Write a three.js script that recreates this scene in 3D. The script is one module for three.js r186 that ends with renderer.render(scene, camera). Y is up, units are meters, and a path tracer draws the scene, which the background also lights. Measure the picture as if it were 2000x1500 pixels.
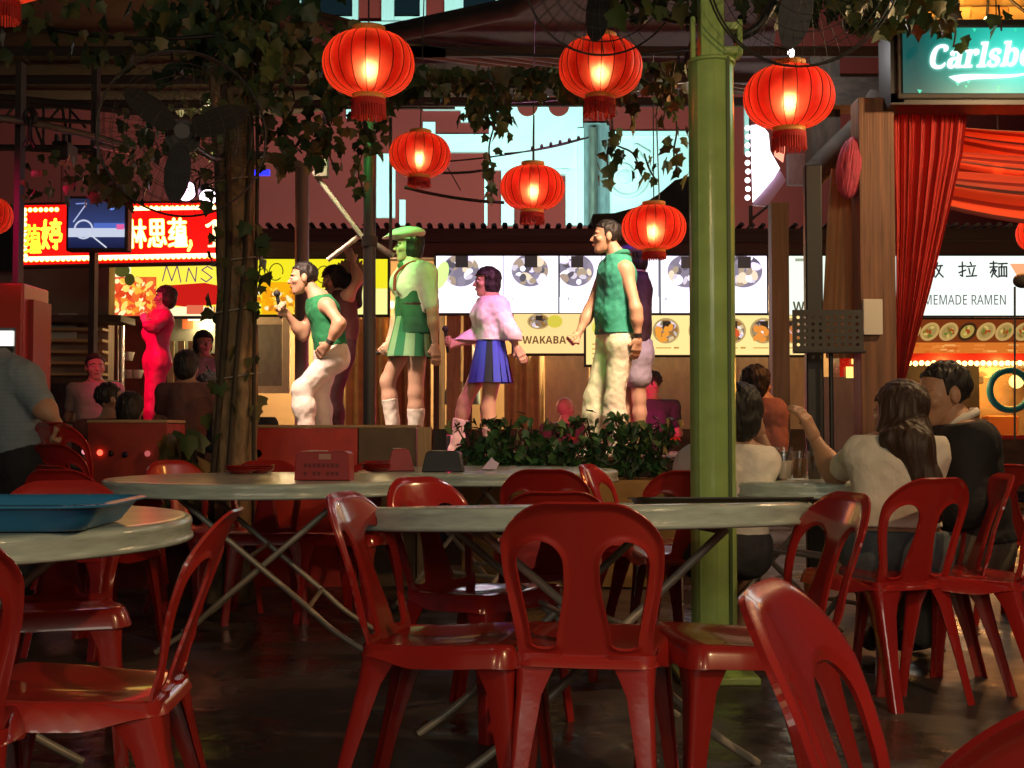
import * as THREE from 'three';
import { mergeGeometries, mergeVertices } from 'three/addons/utils/BufferGeometryUtils.js';
import { ImprovedNoise } from 'three/addons/math/ImprovedNoise.js';
import { RoundedBoxGeometry } from 'three/addons/geometries/RoundedBoxGeometry.js';
import { RectAreaLightUniformsLib } from 'three/addons/lights/RectAreaLightUniformsLib.js';
RectAreaLightUniformsLib.init();

// ------------------------------------------------------------------ camera, sky, moon, exposure
const scene = new THREE.Scene();
const EYE = 0.95, FPX = 2400, PITCH = Math.atan(90 / FPX);
const camera = new THREE.PerspectiveCamera(2 * Math.atan(750 / FPX) * 180 / Math.PI, 4 / 3, 0.05, 300);
camera.position.set(0, EYE, 0); camera.rotation.set(PITCH, 0, 0);
const renderer = new THREE.WebGLRenderer();
renderer.toneMapping = THREE.LinearToneMapping; renderer.toneMappingExposure = 1;
renderer.shadowMap.enabled = true;
{ // night sky: dark blue grey, slightly brighter towards the town's horizon
  const w = 64, h = 32, a = new Float32Array(w * h * 4);
  for (let y = 0; y < h; y++) for (let x = 0; x < w; x++) {
    const e = Math.max(0, (y + .5) / h * 2 - 1), k = .012 + .01 * Math.exp(-e * 5), i = (y * w + x) * 4;
    a[i] = k * 1.1; a[i + 1] = k * .95; a[i + 2] = k * 1.05; a[i + 3] = 1;
  }
  const t = new THREE.DataTexture(a, w, h, THREE.RGBAFormat, THREE.FloatType);
  t.mapping = THREE.EquirectangularReflectionMapping; t.magFilter = THREE.LinearFilter; t.needsUpdate = true;
  scene.background = t; scene.environment = t; scene.environmentIntensity = 1;
}
const moon = new THREE.DirectionalLight(0xfff2e0, 0.01); moon.position.set(-8, 20, 6); moon.castShadow = true;
Object.assign(moon.shadow.camera, { left: -20, right: 20, top: 20, bottom: -20, far: 60 }); scene.add(moon);

// ------------------------------------------------------------------ helpers
const V = (x, y, z) => new THREE.Vector3(x, y, z);
const CP = Math.cos(PITCH), SP = Math.sin(PITCH);
function P(px, py, d) { // the world point seen at a photograph position, d metres in front of the viewer's plane
  const x = (px - 1000) / FPX, y = (750 - py) / FPX, Y = y * CP + SP, D = CP - y * SP, k = d / D;
  return V(x * k, EYE + Y * k, -d);
}
const lerp = (a, b, t) => a + (b - a) * t, clamp = (x, a = 0, b = 1) => Math.min(b, Math.max(a, x));
const sst = (a, b, x) => { const t = clamp((x - a) / (b - a)); return t * t * (3 - 2 * t); };
let seed = 7; const rnd = () => { seed = (seed * 1664525 + 1013904223) >>> 0; return seed / 4294967296; };
const rr = (a, b) => a + (b - a) * rnd();
const PN = new ImprovedNoise(), n3 = (x, y, z) => PN.noise(x, y, z);
const names = {};
function numbered(n) { const k = names[n] = (names[n] ?? -1) + 1; return k ? n + '_' + String(k).padStart(3, '0') : n; }
function thing(name, label, category, pos = V(0, 0, 0), group, yaw = 0) {
  const o = new THREE.Group(); o.name = numbered(name); o.position.copy(pos); o.rotation.y = yaw;
  o.userData = { label, category }; if (group) o.userData.group = group;
  scene.add(o); return o;
}
function shade(m) { m.castShadow = true; m.receiveShadow = true; return m; }
function part(name, geo, mat, parent, world = true) { // geometry in world coordinates goes under its thing
  const m = shade(new THREE.Mesh(geo, mat)); m.name = name;
  if (world && parent !== scene) { m.position.copy(parent.position).multiplyScalar(-1); }
  parent.add(m); return m;
}
function tag(m, label, category, group, kind) { m.userData = { label, category }; if (group) m.userData.group = group; if (kind) m.userData.kind = kind; return m; }
function single(name, geo, mat, label, category, group) { const m = shade(new THREE.Mesh(geo, mat)); m.name = numbered(name); scene.add(m); return tag(m, label, category, group); }
function structure(name, geo, mat) { const m = shade(new THREE.Mesh(geo, mat)); m.name = name; m.userData = { kind: 'structure' }; scene.add(m); return m; }
const clean = g => { g = g.index ? g.toNonIndexed() : g; for (const k of Object.keys(g.attributes)) if (!['position', 'normal', 'uv'].includes(k)) g.deleteAttribute(k); if (!g.attributes.uv) g.setAttribute('uv', new THREE.BufferAttribute(new Float32Array(g.attributes.position.count * 2), 2)); return g; };
const join = list => mergeGeometries(list.map(clean));
function box(w, h, d, x = 0, y = 0, z = 0, r = 0) { const g = r ? new RoundedBoxGeometry(w, h, d, 2, r) : new THREE.BoxGeometry(w, h, d); return g.translate(x, y, z); }
function boxAt(x0, y0, x1, y1, d, th, r = 0) { // box whose front face stands at depth d
  const a = P(x0, y1, d), b = P(x1, y0, d); return box(b.x - a.x, b.y - a.y, th, (a.x + b.x) / 2, (a.y + b.y) / 2, -d - th / 2, r);
}
function rod(a, b, r0, r1 = r0, seg = 10) {
  const dir = b.clone().sub(a), L = dir.length(), g = new THREE.CylinderGeometry(r1, r0, L, seg);
  return g.applyQuaternion(new THREE.Quaternion().setFromUnitVectors(V(0, 1, 0), dir.normalize())).translate((a.x + b.x) / 2, (a.y + b.y) / 2, (a.z + b.z) / 2);
}
function tube(pts, r, n = pts.length * 6, seg = 8) { return new THREE.TubeGeometry(new THREE.CatmullRomCurve3(pts), n, r, seg); }
function lathe(pts, seg = 40) { return new THREE.LatheGeometry(pts.map(p => new THREE.Vector2(p[0], p[1])), seg); }
function sphere(c, r, sx = 1, sy = 1, sz = 1, a = 14, b = 10) { return new THREE.SphereGeometry(r, a, b).scale(sx, sy, sz).translate(c.x, c.y, c.z); }

// ------------------------------------------------------------------ computed textures
function vnoise(n, s) { const a = new Float32Array(n * n); let q = s >>> 0; for (let i = 0; i < a.length; i++) { q = (q * 1664525 + 1013904223) >>> 0; a[i] = q / 4294967296; } return (x, y) => { const xi = Math.floor(x), yi = Math.floor(y), fx = x - xi, fy = y - yi, u = fx * fx * (3 - 2 * fx), v = fy * fy * (3 - 2 * fy), at = (i, j) => a[((j % n + n) % n) * n + ((i % n + n) % n)]; return lerp(lerp(at(xi, yi), at(xi + 1, yi), u), lerp(at(xi, yi + 1), at(xi + 1, yi + 1), u), v); }; }
function fbm(s, base) { const o = [0, 1, 2, 3].map(k => vnoise(base << k, s + k * 17)); return (u, v) => { let t = 0, a = .53; for (let k = 0; k < 4; k++) { t += a * o[k](u * (base << k), v * (base << k)); a *= .5; } return t; }; }
function dataTex(n, f, srgb = false, rep = [1, 1]) {
  const a = new Uint8Array(n * n * 4);
  for (let y = 0; y < n; y++) for (let x = 0; x < n; x++) { const c = f(x / n, y / n), i = (y * n + x) * 4; for (let k = 0; k < 3; k++) a[i + k] = clamp(Array.isArray(c) ? c[k] : c) * 255; a[i + 3] = 255; }
  const t = new THREE.DataTexture(a, n, n); t.wrapS = t.wrapT = THREE.RepeatWrapping; t.magFilter = THREE.LinearFilter; t.minFilter = THREE.LinearFilter;
  if (srgb) t.colorSpace = THREE.SRGBColorSpace; t.repeat.set(...rep); t.needsUpdate = true; return t;
}
function canvasTex(w, h, draw) { const c = document.createElement('canvas'); c.width = w; c.height = h; draw(c.getContext('2d'), w, h); const t = new THREE.CanvasTexture(c); t.colorSpace = THREE.SRGBColorSpace; return t; }
const F1 = fbm(3, 4), F2 = fbm(11, 8), F3 = fbm(23, 16);
const tGrain = dataTex(256, (u, v) => .55 + .9 * (F2(u, v) - .5) + .5 * (F3(u * 2, v * 2) - .5));
const tFine = dataTex(256, (u, v) => F3(u * 2, v * 2));
const tWear = dataTex(256, (u, v) => { const s = F2(u, v * 1), t = F3(u * 2, v * 2); return .5 + (s > .58 ? .35 * sst(.58, .7, s) : 0) + .2 * (t - .5); });
const tWood = dataTex(256, (u, v) => { const g = F2(u * 4, v * .5), f = F3(u * 4, v * .5); return .45 + .5 * (g - .5) + .4 * (f - .5); });
const rgb = (r, g, b) => new THREE.Color().setRGB(r, g, b);
function mat(r, g, b, rough = .6, o = {}) { return new THREE.MeshPhysicalMaterial({ color: rgb(r, g, b), roughness: rough, side: THREE.DoubleSide, ...o }); }
const GRAIN = {};
function worn(r, g, b, rough, k = .35, o = {}) { // colour grain of its own kind: patches of lighter and darker material
  const q = Math.round(k * 20) / 20, top = 1 + q * 1.1;
  GRAIN[q] ??= dataTex(128, (u, v) => { const n = 1 + q * 2 * (F2(u, v) - .5) + q * (F3(u, v) - .5); return [0, 1, 2].map(() => Math.pow(clamp(n / top, .001, 1), 1 / 2.2)); }, true);
  const { rep, ...rest } = o;
  return new THREE.MeshPhysicalMaterial({ color: rgb(r * top, g * top, b * top), map: GRAIN[q], roughness: rough, side: THREE.DoubleSide, ...rest });
}
const glow = (r, g, b, o = {}) => new THREE.MeshStandardMaterial({ color: 0x000000, emissive: rgb(r, g, b), roughness: .5, side: THREE.DoubleSide, ...o });
const glowMap = (t, k = 1, tint = [1, 1, 1]) => new THREE.MeshStandardMaterial({ color: 0x050505, emissive: rgb(k * tint[0], k * tint[1], k * tint[2]), emissiveMap: t, roughness: .35 });

function area(color, L, w, h, pos, dir) { const l = new THREE.RectAreaLight(color, L, w, h); l.name = 'area_light'; l.position.copy(pos); l.lookAt(pos.clone().add(dir)); l.castShadow = true; scene.add(l); return l; }
function point(color, I, pos, r = 2) { const l = new THREE.PointLight(color, I); l.name = 'point_light'; l.position.copy(pos); l.castShadow = true; l.shadow.radius = r; scene.add(l); return l; }
function spot(color, I, pos, to, ang, pen = .5, r = 3) { const l = new THREE.SpotLight(color, I, 0, ang, pen); l.name = 'spot_light'; l.position.copy(pos); l.target.position.copy(to); l.target.updateMatrixWorld(); l.castShadow = true; l.shadow.radius = r; scene.add(l); return l; }

// ------------------------------------------------------------------ thin shells cut from a 2-D distance field, and surface nets from a 3-D one
function shell(sdf, u0, u1, v0, v1, nu, nv, map, th) {
  const W = nu + 1, f = new Float32Array(W * (nv + 1)), uv = (i, j) => [lerp(u0, u1, i / nu), lerp(v0, v1, j / nv)];
  for (let j = 0; j <= nv; j++) for (let i = 0; i <= nu; i++) { const [u, v] = uv(i, j); f[j * W + i] = sdf(u, v); }
  const pts = [], cache = new Map(), tris = [];
  const vert = (i, j) => { const k = 'v' + (j * W + i); if (!cache.has(k)) { cache.set(k, pts.length); pts.push(uv(i, j)); } return cache.get(k); };
  const edge = (a, b) => { const k = a < b ? a + '_' + b : b + '_' + a; if (!cache.has(k)) { const t = clamp(f[a] / (f[a] - f[b]), .02, .98), A = uv(a % W, a / W | 0), B = uv(b % W, b / W | 0); cache.set(k, pts.length); pts.push([lerp(A[0], B[0], t), lerp(A[1], B[1], t)]); } return cache.get(k); };
  for (let j = 0; j < nv; j++) for (let i = 0; i < nu; i++) {
    const c = [j * W + i, j * W + i + 1, (j + 1) * W + i + 1, (j + 1) * W + i], poly = [];
    for (let k = 0; k < 4; k++) { const a = c[k], b = c[(k + 1) % 4]; if (f[a] < 0) poly.push(vert(a % W, a / W | 0)); if ((f[a] < 0) !== (f[b] < 0)) poly.push(edge(a, b)); }
    for (let k = 2; k < poly.length; k++) tris.push([poly[0], poly[k - 1], poly[k]]);
  }
  const n = pts.length, pos = [], nor = pts.map(() => V(0, 0, 0)), q = pts.map(p => { const r = map(p[0], p[1], sdf(p[0], p[1])); return V(r[0], r[1], r[2]); });
  const e1 = V(), e2 = V(); for (const t of tris) { e1.subVectors(q[t[1]], q[t[0]]); e2.subVectors(q[t[2]], q[t[0]]); e1.cross(e2); for (const k of t) nor[k].add(e1); }
  nor.forEach(v => v.normalize());
  const N = [], U = []; for (const s of [.5, -.5]) for (let k = 0; k < n; k++) { pos.push(q[k].x + nor[k].x * th * s, q[k].y + nor[k].y * th * s, q[k].z + nor[k].z * th * s); N.push(nor[k].x * s * 2, nor[k].y * s * 2, nor[k].z * s * 2); U.push(pts[k][0], pts[k][1]); }
  const idx = [], cnt = new Map();
  for (const t of tris) { idx.push(t[0], t[1], t[2], t[0] + n, t[2] + n, t[1] + n); for (let k = 0; k < 3; k++) { const a = t[k], b = t[(k + 1) % 3]; cnt.set(a * 1e6 + b, 1); } }
  for (const t of tris) for (let k = 0; k < 3; k++) { const a = t[k], b = t[(k + 1) % 3]; if (!cnt.has(b * 1e6 + a)) { // rim: its own vertices so that it shades as an edge
    const o = pos.length / 3; const t3 = V().subVectors(q[b], q[a]).cross(nor[a]).normalize();
    for (const m of [a, b, b + n, a + n]) { pos.push(pos[m * 3], pos[m * 3 + 1], pos[m * 3 + 2]); N.push(t3.x, t3.y, t3.z); U.push(U[m * 2], U[m * 2 + 1]); } idx.push(o, o + 2, o + 1, o, o + 3, o + 2); } }
  const g = new THREE.BufferGeometry(); g.setAttribute('position', new THREE.Float32BufferAttribute(pos, 3)); g.setAttribute('normal', new THREE.Float32BufferAttribute(N, 3)); g.setAttribute('uv', new THREE.Float32BufferAttribute(U, 2)); g.setIndex(idx); return g;
}
function nets(f, lo, hi, c) {
  const nx = Math.ceil((hi.x - lo.x) / c) + 1, ny = Math.ceil((hi.y - lo.y) / c) + 1, nz = Math.ceil((hi.z - lo.z) / c) + 1, F = new Float32Array(nx * ny * nz), id = (i, j, k) => (k * ny + j) * nx + i;
  for (let k = 0; k < nz; k++) for (let j = 0; j < ny; j++) for (let i = 0; i < nx; i++) F[id(i, j, k)] = f(lo.x + i * c, lo.y + j * c, lo.z + k * c);
  const vi = new Int32Array(nx * ny * nz).fill(-1), pos = [], nor = [], idx = [];
  for (let k = 0; k < nz - 1; k++) for (let j = 0; j < ny - 1; j++) for (let i = 0; i < nx - 1; i++) {
    let m = 0, sx = 0, sy = 0, sz = 0; const q = [];
    for (let b = 0; b < 8; b++) q.push(F[id(i + (b & 1), j + (b >> 1 & 1), k + (b >> 2))]);
    for (let a = 0; a < 8; a++) for (let bit = 1; bit < 8; bit <<= 1) if (!(a & bit)) { const b = a | bit; if ((q[a] < 0) !== (q[b] < 0)) { const t = q[a] / (q[a] - q[b]); m++; sx += lerp(a & 1, b & 1, t); sy += lerp(a >> 1 & 1, b >> 1 & 1, t); sz += lerp(a >> 2, b >> 2, t); } }
    if (m) { vi[id(i, j, k)] = pos.length / 3; const x = lo.x + (i + sx / m) * c, y = lo.y + (j + sy / m) * c, z = lo.z + (k + sz / m) * c, h = c * .6; pos.push(x, y, z); const gx = f(x + h, y, z) - f(x - h, y, z), gy = f(x, y + h, z) - f(x, y - h, z), gz = f(x, y, z + h) - f(x, y, z - h), L = Math.hypot(gx, gy, gz) || 1; nor.push(gx / L, gy / L, gz / L); }
  }
  const quad = (a, b, d, e) => { if (a < 0 || b < 0 || d < 0 || e < 0) return; for (const t of [[a, b, d], [a, d, e]]) { const [p, q, r] = t.map(v => V(pos[v * 3], pos[v * 3 + 1], pos[v * 3 + 2])), nn = V(nor[t[0] * 3] + nor[t[1] * 3], nor[t[0] * 3 + 1] + nor[t[1] * 3 + 1], nor[t[0] * 3 + 2] + nor[t[1] * 3 + 2]); q.sub(p).cross(r.sub(p)); q.dot(nn) >= 0 ? idx.push(...t) : idx.push(t[0], t[2], t[1]); } };
  for (let k = 1; k < nz - 1; k++) for (let j = 1; j < ny - 1; j++) for (let i = 1; i < nx - 1; i++) {
    const s = F[id(i, j, k)] < 0;
    if (s !== F[id(i + 1, j, k)] < 0) quad(vi[id(i, j, k)], vi[id(i, j - 1, k)], vi[id(i, j - 1, k - 1)], vi[id(i, j, k - 1)]);
    if (s !== F[id(i, j + 1, k)] < 0) quad(vi[id(i, j, k)], vi[id(i - 1, j, k)], vi[id(i - 1, j, k - 1)], vi[id(i, j, k - 1)]);
    if (s !== F[id(i, j, k + 1)] < 0) quad(vi[id(i, j, k)], vi[id(i - 1, j, k)], vi[id(i - 1, j - 1, k)], vi[id(i, j - 1, k)]);
  }
  const g = new THREE.BufferGeometry(); g.setAttribute('position', new THREE.Float32BufferAttribute(pos, 3)); g.setAttribute('normal', new THREE.Float32BufferAttribute(nor, 3));
  const uv = []; for (let i = 0; i < pos.length; i += 3) uv.push((pos[i] + pos[i + 2]) * 3, pos[i + 1] * 3); g.setAttribute('uv', new THREE.Float32BufferAttribute(uv, 2)); g.setIndex(idx); return g;
}
// ------------------------------------------------------------------ materials shared by many things
const M = {
  floor: mat(.034, .029, .025, 1, { map: null, roughnessMap: dataTex(512, (u, v) => { const a = F1(u, v), b = F3(u * 2, v * 2); return .22 + .32 * sst(.40, .62, a) + .2 * (b - .5); }, false), bumpMap: tFine, bumpScale: .004 }),
  red: new THREE.MeshPhysicalMaterial({ color: rgb(.41, .018, .013), roughness: 1, roughnessMap: dataTex(256, (u, v) => .17 + .28 * sst(.52, .75, F2(u, v)) + .1 * (F3(u * 2, v * 2) - .5)), bumpMap: tFine, bumpScale: .0004, clearcoat: .7, clearcoatRoughness: .08, side: THREE.DoubleSide }),
  red2: new THREE.MeshPhysicalMaterial({ color: rgb(.31, .015, .011), roughness: .27, bumpMap: tGrain, bumpScale: .0004, clearcoat: .6, clearcoatRoughness: .1, side: THREE.DoubleSide }),
  red3: new THREE.MeshPhysicalMaterial({ color: rgb(.40, .024, .017), roughness: .3, bumpMap: tFine, bumpScale: .0005, clearcoat: .6, clearcoatRoughness: .07, side: THREE.DoubleSide }),
  redDark: new THREE.MeshPhysicalMaterial({ color: rgb(.30, .016, .012), roughness: .24, bumpMap: tFine, bumpScale: .0004, side: THREE.DoubleSide }),
  tableTop: worn(.45, .55, .50, .2, .25, { bumpMap: tFine, bumpScale: .0006 }),
  steel: worn(.40, .36, .30, .42, .3, { metalness: .25 }),
  pipe: worn(.17, .15, .12, .5, .4, { metalness: .2 }),
  black: mat(.012, .011, .011, .45),
  dark: worn(.035, .03, .027, .7, .4),
  post: worn(.17, .075, .038, .62, .5, { bumpMap: tWood, bumpScale: .003 }),
  green: worn(.38, .56, .17, .16, .2, { bumpMap: tGrain, bumpScale: .0008 }),
  terra: worn(.24, .014, .009, .85, .14),
  white: worn(.78, .80, .78, .7, .06),
  pane: mat(.01, .014, .02, .08),
  tan: worn(.50, .34, .17, .8, .2),
  cream: worn(.62, .50, .33, .8, .15),
  gold: mat(.6, .33, .07, .4, { metalness: .6 }),
  chrome: mat(.6, .58, .55, .22, { metalness: .9 }),
  brown: worn(.10, .065, .04, .7, .5, { bumpMap: tWood, bumpScale: .003 }),
  roof: worn(.055, .04, .033, .75, .4),
  paper: mat(.62, .58, .5, .8),
};
// ------------------------------------------------------------------ ground
{ const g = new THREE.PlaneGeometry(90, 90, 1, 1).rotateX(-Math.PI / 2).translate(0, 0, -20); const uv = g.attributes.uv; for (let i = 0; i < uv.count; i++) uv.setXY(i, uv.getX(i) * 45, uv.getY(i) * 45);
  M.floor.map = dataTex(512, (u, v) => { const a = F1(u, v), b = F3(u * 2, v * 2), k = .72 + .9 * (a - .5) + .5 * (b - .5); return [.075, .061, .052].map(c => Math.pow(clamp(c * k * 1.1, .001, 1), 1 / 2.2)); }, true);
  M.floor.color.setRGB(1, 1, 1); M.floor.bumpMap = tFine; structure('floor', g, M.floor); }

// ------------------------------------------------------------------ the lamps of the hall behind the viewer
function lightBox(name, label, category, c, w, h, dir, L, color, tex) {
  const o = thing(name, label, category, c), yaw = Math.atan2(dir.x, dir.z); o.rotation.y = yaw;
  part('sign_case', box(w + .08, h + .08, .14, 0, 0, -.08, .015), M.dark, o, false);
  const p = part('sign_panel', new THREE.PlaneGeometry(w, h).translate(0, 0, .002), tex, o, false);
  area(color, L, w, h, c.clone().addScaledVector(dir, .03), dir); return o;
}
lightBox('stall_sign', 'long plain white lit stall sign across the hall, opposite the stage', 'sign', V(-.6, 2.75, 5.2), 6.5, .9, V(0, -.0, -1), 4.1, 0xf6eed4, glow(1.5, 1.48, 1.3));
for (const [x, y, z, I] of [[-1.7, 2.9, 1.0, 2.2], [.75, 2.55, 1.4, 2.6], [2.2, 2.75, -.5, 12], [2.75, 2.7, -5.2, 7]]) {
  const o = thing('pendant_lamp', 'warm pendant bulb under a small metal shade ' + (x < 0 ? 'left of the viewer' : x < 1 ? 'behind the viewer' : x < 2.5 ? 'right of the viewer' : 'outside the picture by the red curtain'), 'lamp', V(x, y, z), 'pendant bulbs over the near tables');
  part('lamp_shade', lathe([[.03, .12], [.05, .1], [.15, .02], [.155, .01]]), M.dark, o, false); part('cord', rod(V(0, .12, 0), V(0, 1.6, 0), .005), M.black, o, false);
  part('bulb', sphere(V(0, -.01, 0), .04), glow(70, 46, 20), o, false); point(0xffcf96, I, V(x, y - .01, z), 2);
}
// ------------------------------------------------------------------ canopy roof over the court, open in the middle
{ const H = 4.5, at = (px, py) => { const d = (H - EYE) * FPX / (840 - py); return new THREE.Vector2(P(px, py, d).x, d); };
  const edge = [at(-260, -420), at(500, -8), at(735, 56), at(1010, -4), at(1560, -330)].map(v => v), back = [at(1500, 178), at(800, 186), at(640, 210), at(430, 236), at(170, 204), at(-160, 186)];
  const s = new THREE.Shape([...edge, ...back]);
  const o = thing('canopy_roof', 'dark corrugated canopy roof hanging over the court above the lanterns', 'roof');
  const g = new THREE.ExtrudeGeometry(s, { depth: .06, bevelEnabled: false }); g.rotateX(-Math.PI / 2).translate(0, H, 0); part('roof_sheet', g, M.roof, o);
  for (let k = 0; k < 5; k++) { const a = at(820 + k * 140, 60 + (k % 2)), zz = -a.y; part('rafter', rod(V(a.x - 1.6, H - .06, zz + .3 - k * .15), V(a.x + 2.2, H - .06, zz - 1.4 - k * .15), .03), M.pipe, o); }
  for (let k = 0; k < 3; k++) part('purlin', box(7, .09, .05, 1.6, H - .13, -11.0 - k * .85), M.dark, o);
  for (let k = 0; k < 3; k++) part('purlin', box(6, .09, .05, -3.6, H - .13, -11.0 - k * .9), M.dark, o);
  const rim = []; for (let k = 0; k < edge.length - 1; k++) rim.push(rod(V(edge[k].x, H - .05, -edge[k].y), V(edge[k + 1].x, H - .05, -edge[k + 1].y), .07, .07, 8)); part('eave_beam', join(rim), M.roof, o);
}
// ------------------------------------------------------------------ the floodlit town house beyond the stalls
{ const D = 26, o = thing('town_house', 'floodlit terracotta town house with white mouldings rising behind the food stalls', 'building', P(1000, 1000, D));
  part('wall', boxAt(-700, -350, 2500, 840, D, .5), M.terra, o);
  const trim = (x0, y0, x1, y1, t = .12, m = M.white, n = 'moulding') => part(n, boxAt(x0, y0, x1, y1, D - t, t - .003, .0), m, o);
  // upper windows
  for (const [x0, x1, p0, p1] of [[560, 700, 588, 688], [745, 832, 770, 820], [868, 990, 905, 968], [1040, 1130, 1062, 1110]]) {
    const w = part('window', join([boxAt(x0, -120, p0, 42, D - .14, .137), boxAt(p1, -120, x1, 42, D - .14, .137), boxAt(p0, 32, p1, 42, D - .14, .137), boxAt(p0, -60, p1, -52, D - .1, .09)]), M.white, o);
    w.add(shade(new THREE.Mesh(boxAt(p0, -120, p1, 32, D - .05, .047).translate(-o.position.x, -o.position.y, -o.position.z).translate(o.position.x, o.position.y, o.position.z), M.pane))); w.children[0].name = 'pane';
  }
  trim(660, 42, 1180, 52, .2);
  // left bay: framed panels
  trim(745, 150, 1345, 168, .2); trim(830, 262, 978, 296, .16); trim(826, 196, 946, 214, .12); trim(900, 214, 946, 238, .1); trim(826, 238, 850, 262, .1);
  trim(946, 296, 952, 440, .06); trim(735, 300, 772, 425, .1); trim(780, 390, 792, 440, .08);
  // centre bay: white field with two hooked terracotta drops
  trim(955, 168, 1138, 332, .1); trim(979, 332, 1004, 440, .16); trim(1105, 332, 1137, 440, .16); trim(1000, 330, 1110, 340, .2); trim(1128, 250, 1140, 440, .22);
  const drop = (cx, hook) => { const s = new THREE.Shape(), k = D / FPX, a = P(cx, 208, D); s.moveTo(-19 * k, 45 * k); s.lineTo(-19 * k, -2 * k); s.absarc(0, -2 * k, 19 * k, Math.PI, hook ? 2 * Math.PI : 2 * Math.PI, false); s.lineTo(19 * k, hook ? 45 * k : 8 * k); s.lineTo(hook ? 4 * k : 4 * k, hook ? 45 * k : 10 * k); s.lineTo(4 * k, hook ? 10 * k : 45 * k); s.closePath(); return new THREE.ExtrudeGeometry(s, { depth: .05, bevelEnabled: true, bevelSize: .012, bevelThickness: .012, bevelSegments: 1 }).translate(a.x, a.y, -D + .09); };
  part('hooked_ornament', drop(1030, false), M.terra, o); part('hooked_ornament', drop(1091, true), M.terra, o);
  part('drain_pipe', rod(P(1158, 250, D - .4), P(1158, 440, D - .4), .09), M.pipe, o); part('pilaster', boxAt(1140, 240, 1190, 440, D - .2, .19), worn(.20, .22, .22, .8, .3), o);
  // right bay: white field with scroll in relief
  trim(1188, 262, 1360, 425, .12); trim(1188, 256, 1360, 264, .2);
  const spiral = [], c = P(1218, 348, D); for (let a = 0; a < 8.6; a += .25) { const r = .10 + .053 * a; spiral.push(V(c.x + Math.cos(a - 1.2) * r, c.y + Math.sin(a - 1.2) * r, -D + .17)); }
  part('scroll', tube(spiral, .05, 90, 8), M.white, o); part('scroll_boss', sphere(V(c.x, c.y, -D + .14), .16, 1, 1, .5), M.white, o);
  part('scroll', tube([P(1255, 355, D - .15), P(1252, 310, D - .15), P(1240, 285, D - .15), P(1268, 300, D - .15)], .06, 30, 8), M.white, o);
  // outlying windows seen through the leaves
  for (const [x0, y0, x1, y1] of [[482, 146, 530, 212], [600, 190, 616, 215], [676, 200, 692, 230], [820, 150, 880, 182], [1455, 120, 1462, 300]]) trim(x0, y0, x1, y1, .1);
  trim(530, 160, 600, 213, .05, M.terra, 'wall_panel');
  for (let k = 0; k < 7; k++) trim(-40 + k * 80, 190, -36 + k * 80, 420, .08, M.terra, 'wall_panel');
  for (const [x, tx] of [[300, 120], [640, 760], [860, 950], [1080, 1100], [1300, 1240]]) {
    const a = P(x, 462, 17.4); a.y = 3.62; const f = thing('flood_lamp', 'floodlight on the stall roof aimed up at the ' + { 300: 'far left wing', 640: 'left end', 860: 'hooked ornaments', 1080: 'white centre bay', 1300: 'scroll relief' }[x] + ' of the town house', 'floodlight', a, 'floodlights behind the stall roof');
    part('lamp_housing', box(.34, .26, .12, 0, 0, 0, .02).rotateX(-.5), M.black, f, false); part('lamp_glass', box(.29, .2, .01, 0, .03, -.075).rotateX(-.5), glow(3, 4, 3.9), f, false); part('bracket', box(.05, .3, .05, 0, -.25, .02), M.black, f, false);
    spot(0xbcfff4, 125, a.clone().add(V(0, .1, -.2)), P(tx, 230, D), .85, .7, 5);
  }
}
{ const d = 16.2, s = new THREE.Shape([[1150, 470], [1158, 418], [1200, 416], [1245, 404], [1285, 380], [1318, 352], [1352, 342], [1380, 345], [1380, 470]].map(([x, y]) => { const p = P(x, y, d); return new THREE.Vector2(p.x, p.y); })); single('curved_awning', new THREE.ExtrudeGeometry(s, { depth: .5, bevelEnabled: false, curveSegments: 20 }).translate(0, 0, -d - .5), M.roof, 'dark curved awning end rising above the stall roof beside the scroll', 'awning'); }
// ------------------------------------------------------------------ left wing wall and its posts, pipes and truss
{ const o = thing('hall_wall', 'dim plastered hall wall behind the red running-text board', 'wall', P(120, 886, 13.2));
  part('wall', boxAt(-300, 395, 215, 1010, 13.4, .2), worn(.32, .23, .17, .85, .3), o);
  part('ledge', boxAt(62, 615, 236, 628, 12.9, .5), M.brown, o); part('ledge', boxAt(62, 740, 200, 750, 12.8, .5), M.brown, o);
  for (let k = 0; k < 5; k++) part('shelf_board', boxAt(60, 640 + k * 22, 200, 645 + k * 22, 13.1, .2), M.tan, o);
  part('frame', boxAt(-20, 400, 22, 528, 13.0, .1), M.black, o);
  part('louvre_box', boxAt(86, 750, 132, 832, 12.6, .4), M.dark, o);
}
{ const o = thing('pinned_papers', 'two pale paper notices pinned side by side on the dim wall', 'poster', P(110, 668, 13.3));
  part('sheet', boxAt(66, 628, 112, 664, 13.3, .01), M.paper, o); part('sheet', boxAt(112, 612, 150, 664, 13.31, .01), M.paper, o);
  for (const x of [83, 90]) part('printed_mark', boxAt(x, 640, x + 4, 651, 13.295, .004), M.dark, o); }
for (const [x0, x1, d, lab] of [[18, 42, 9.4, 'dark steel post left of the running-text board'], [168, 190, 10.8, 'dark steel post rising behind the small screen']]) single('steel_post', boxAt(x0, 120, x1, 960, d, .1), M.dark, lab, 'post');
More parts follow.
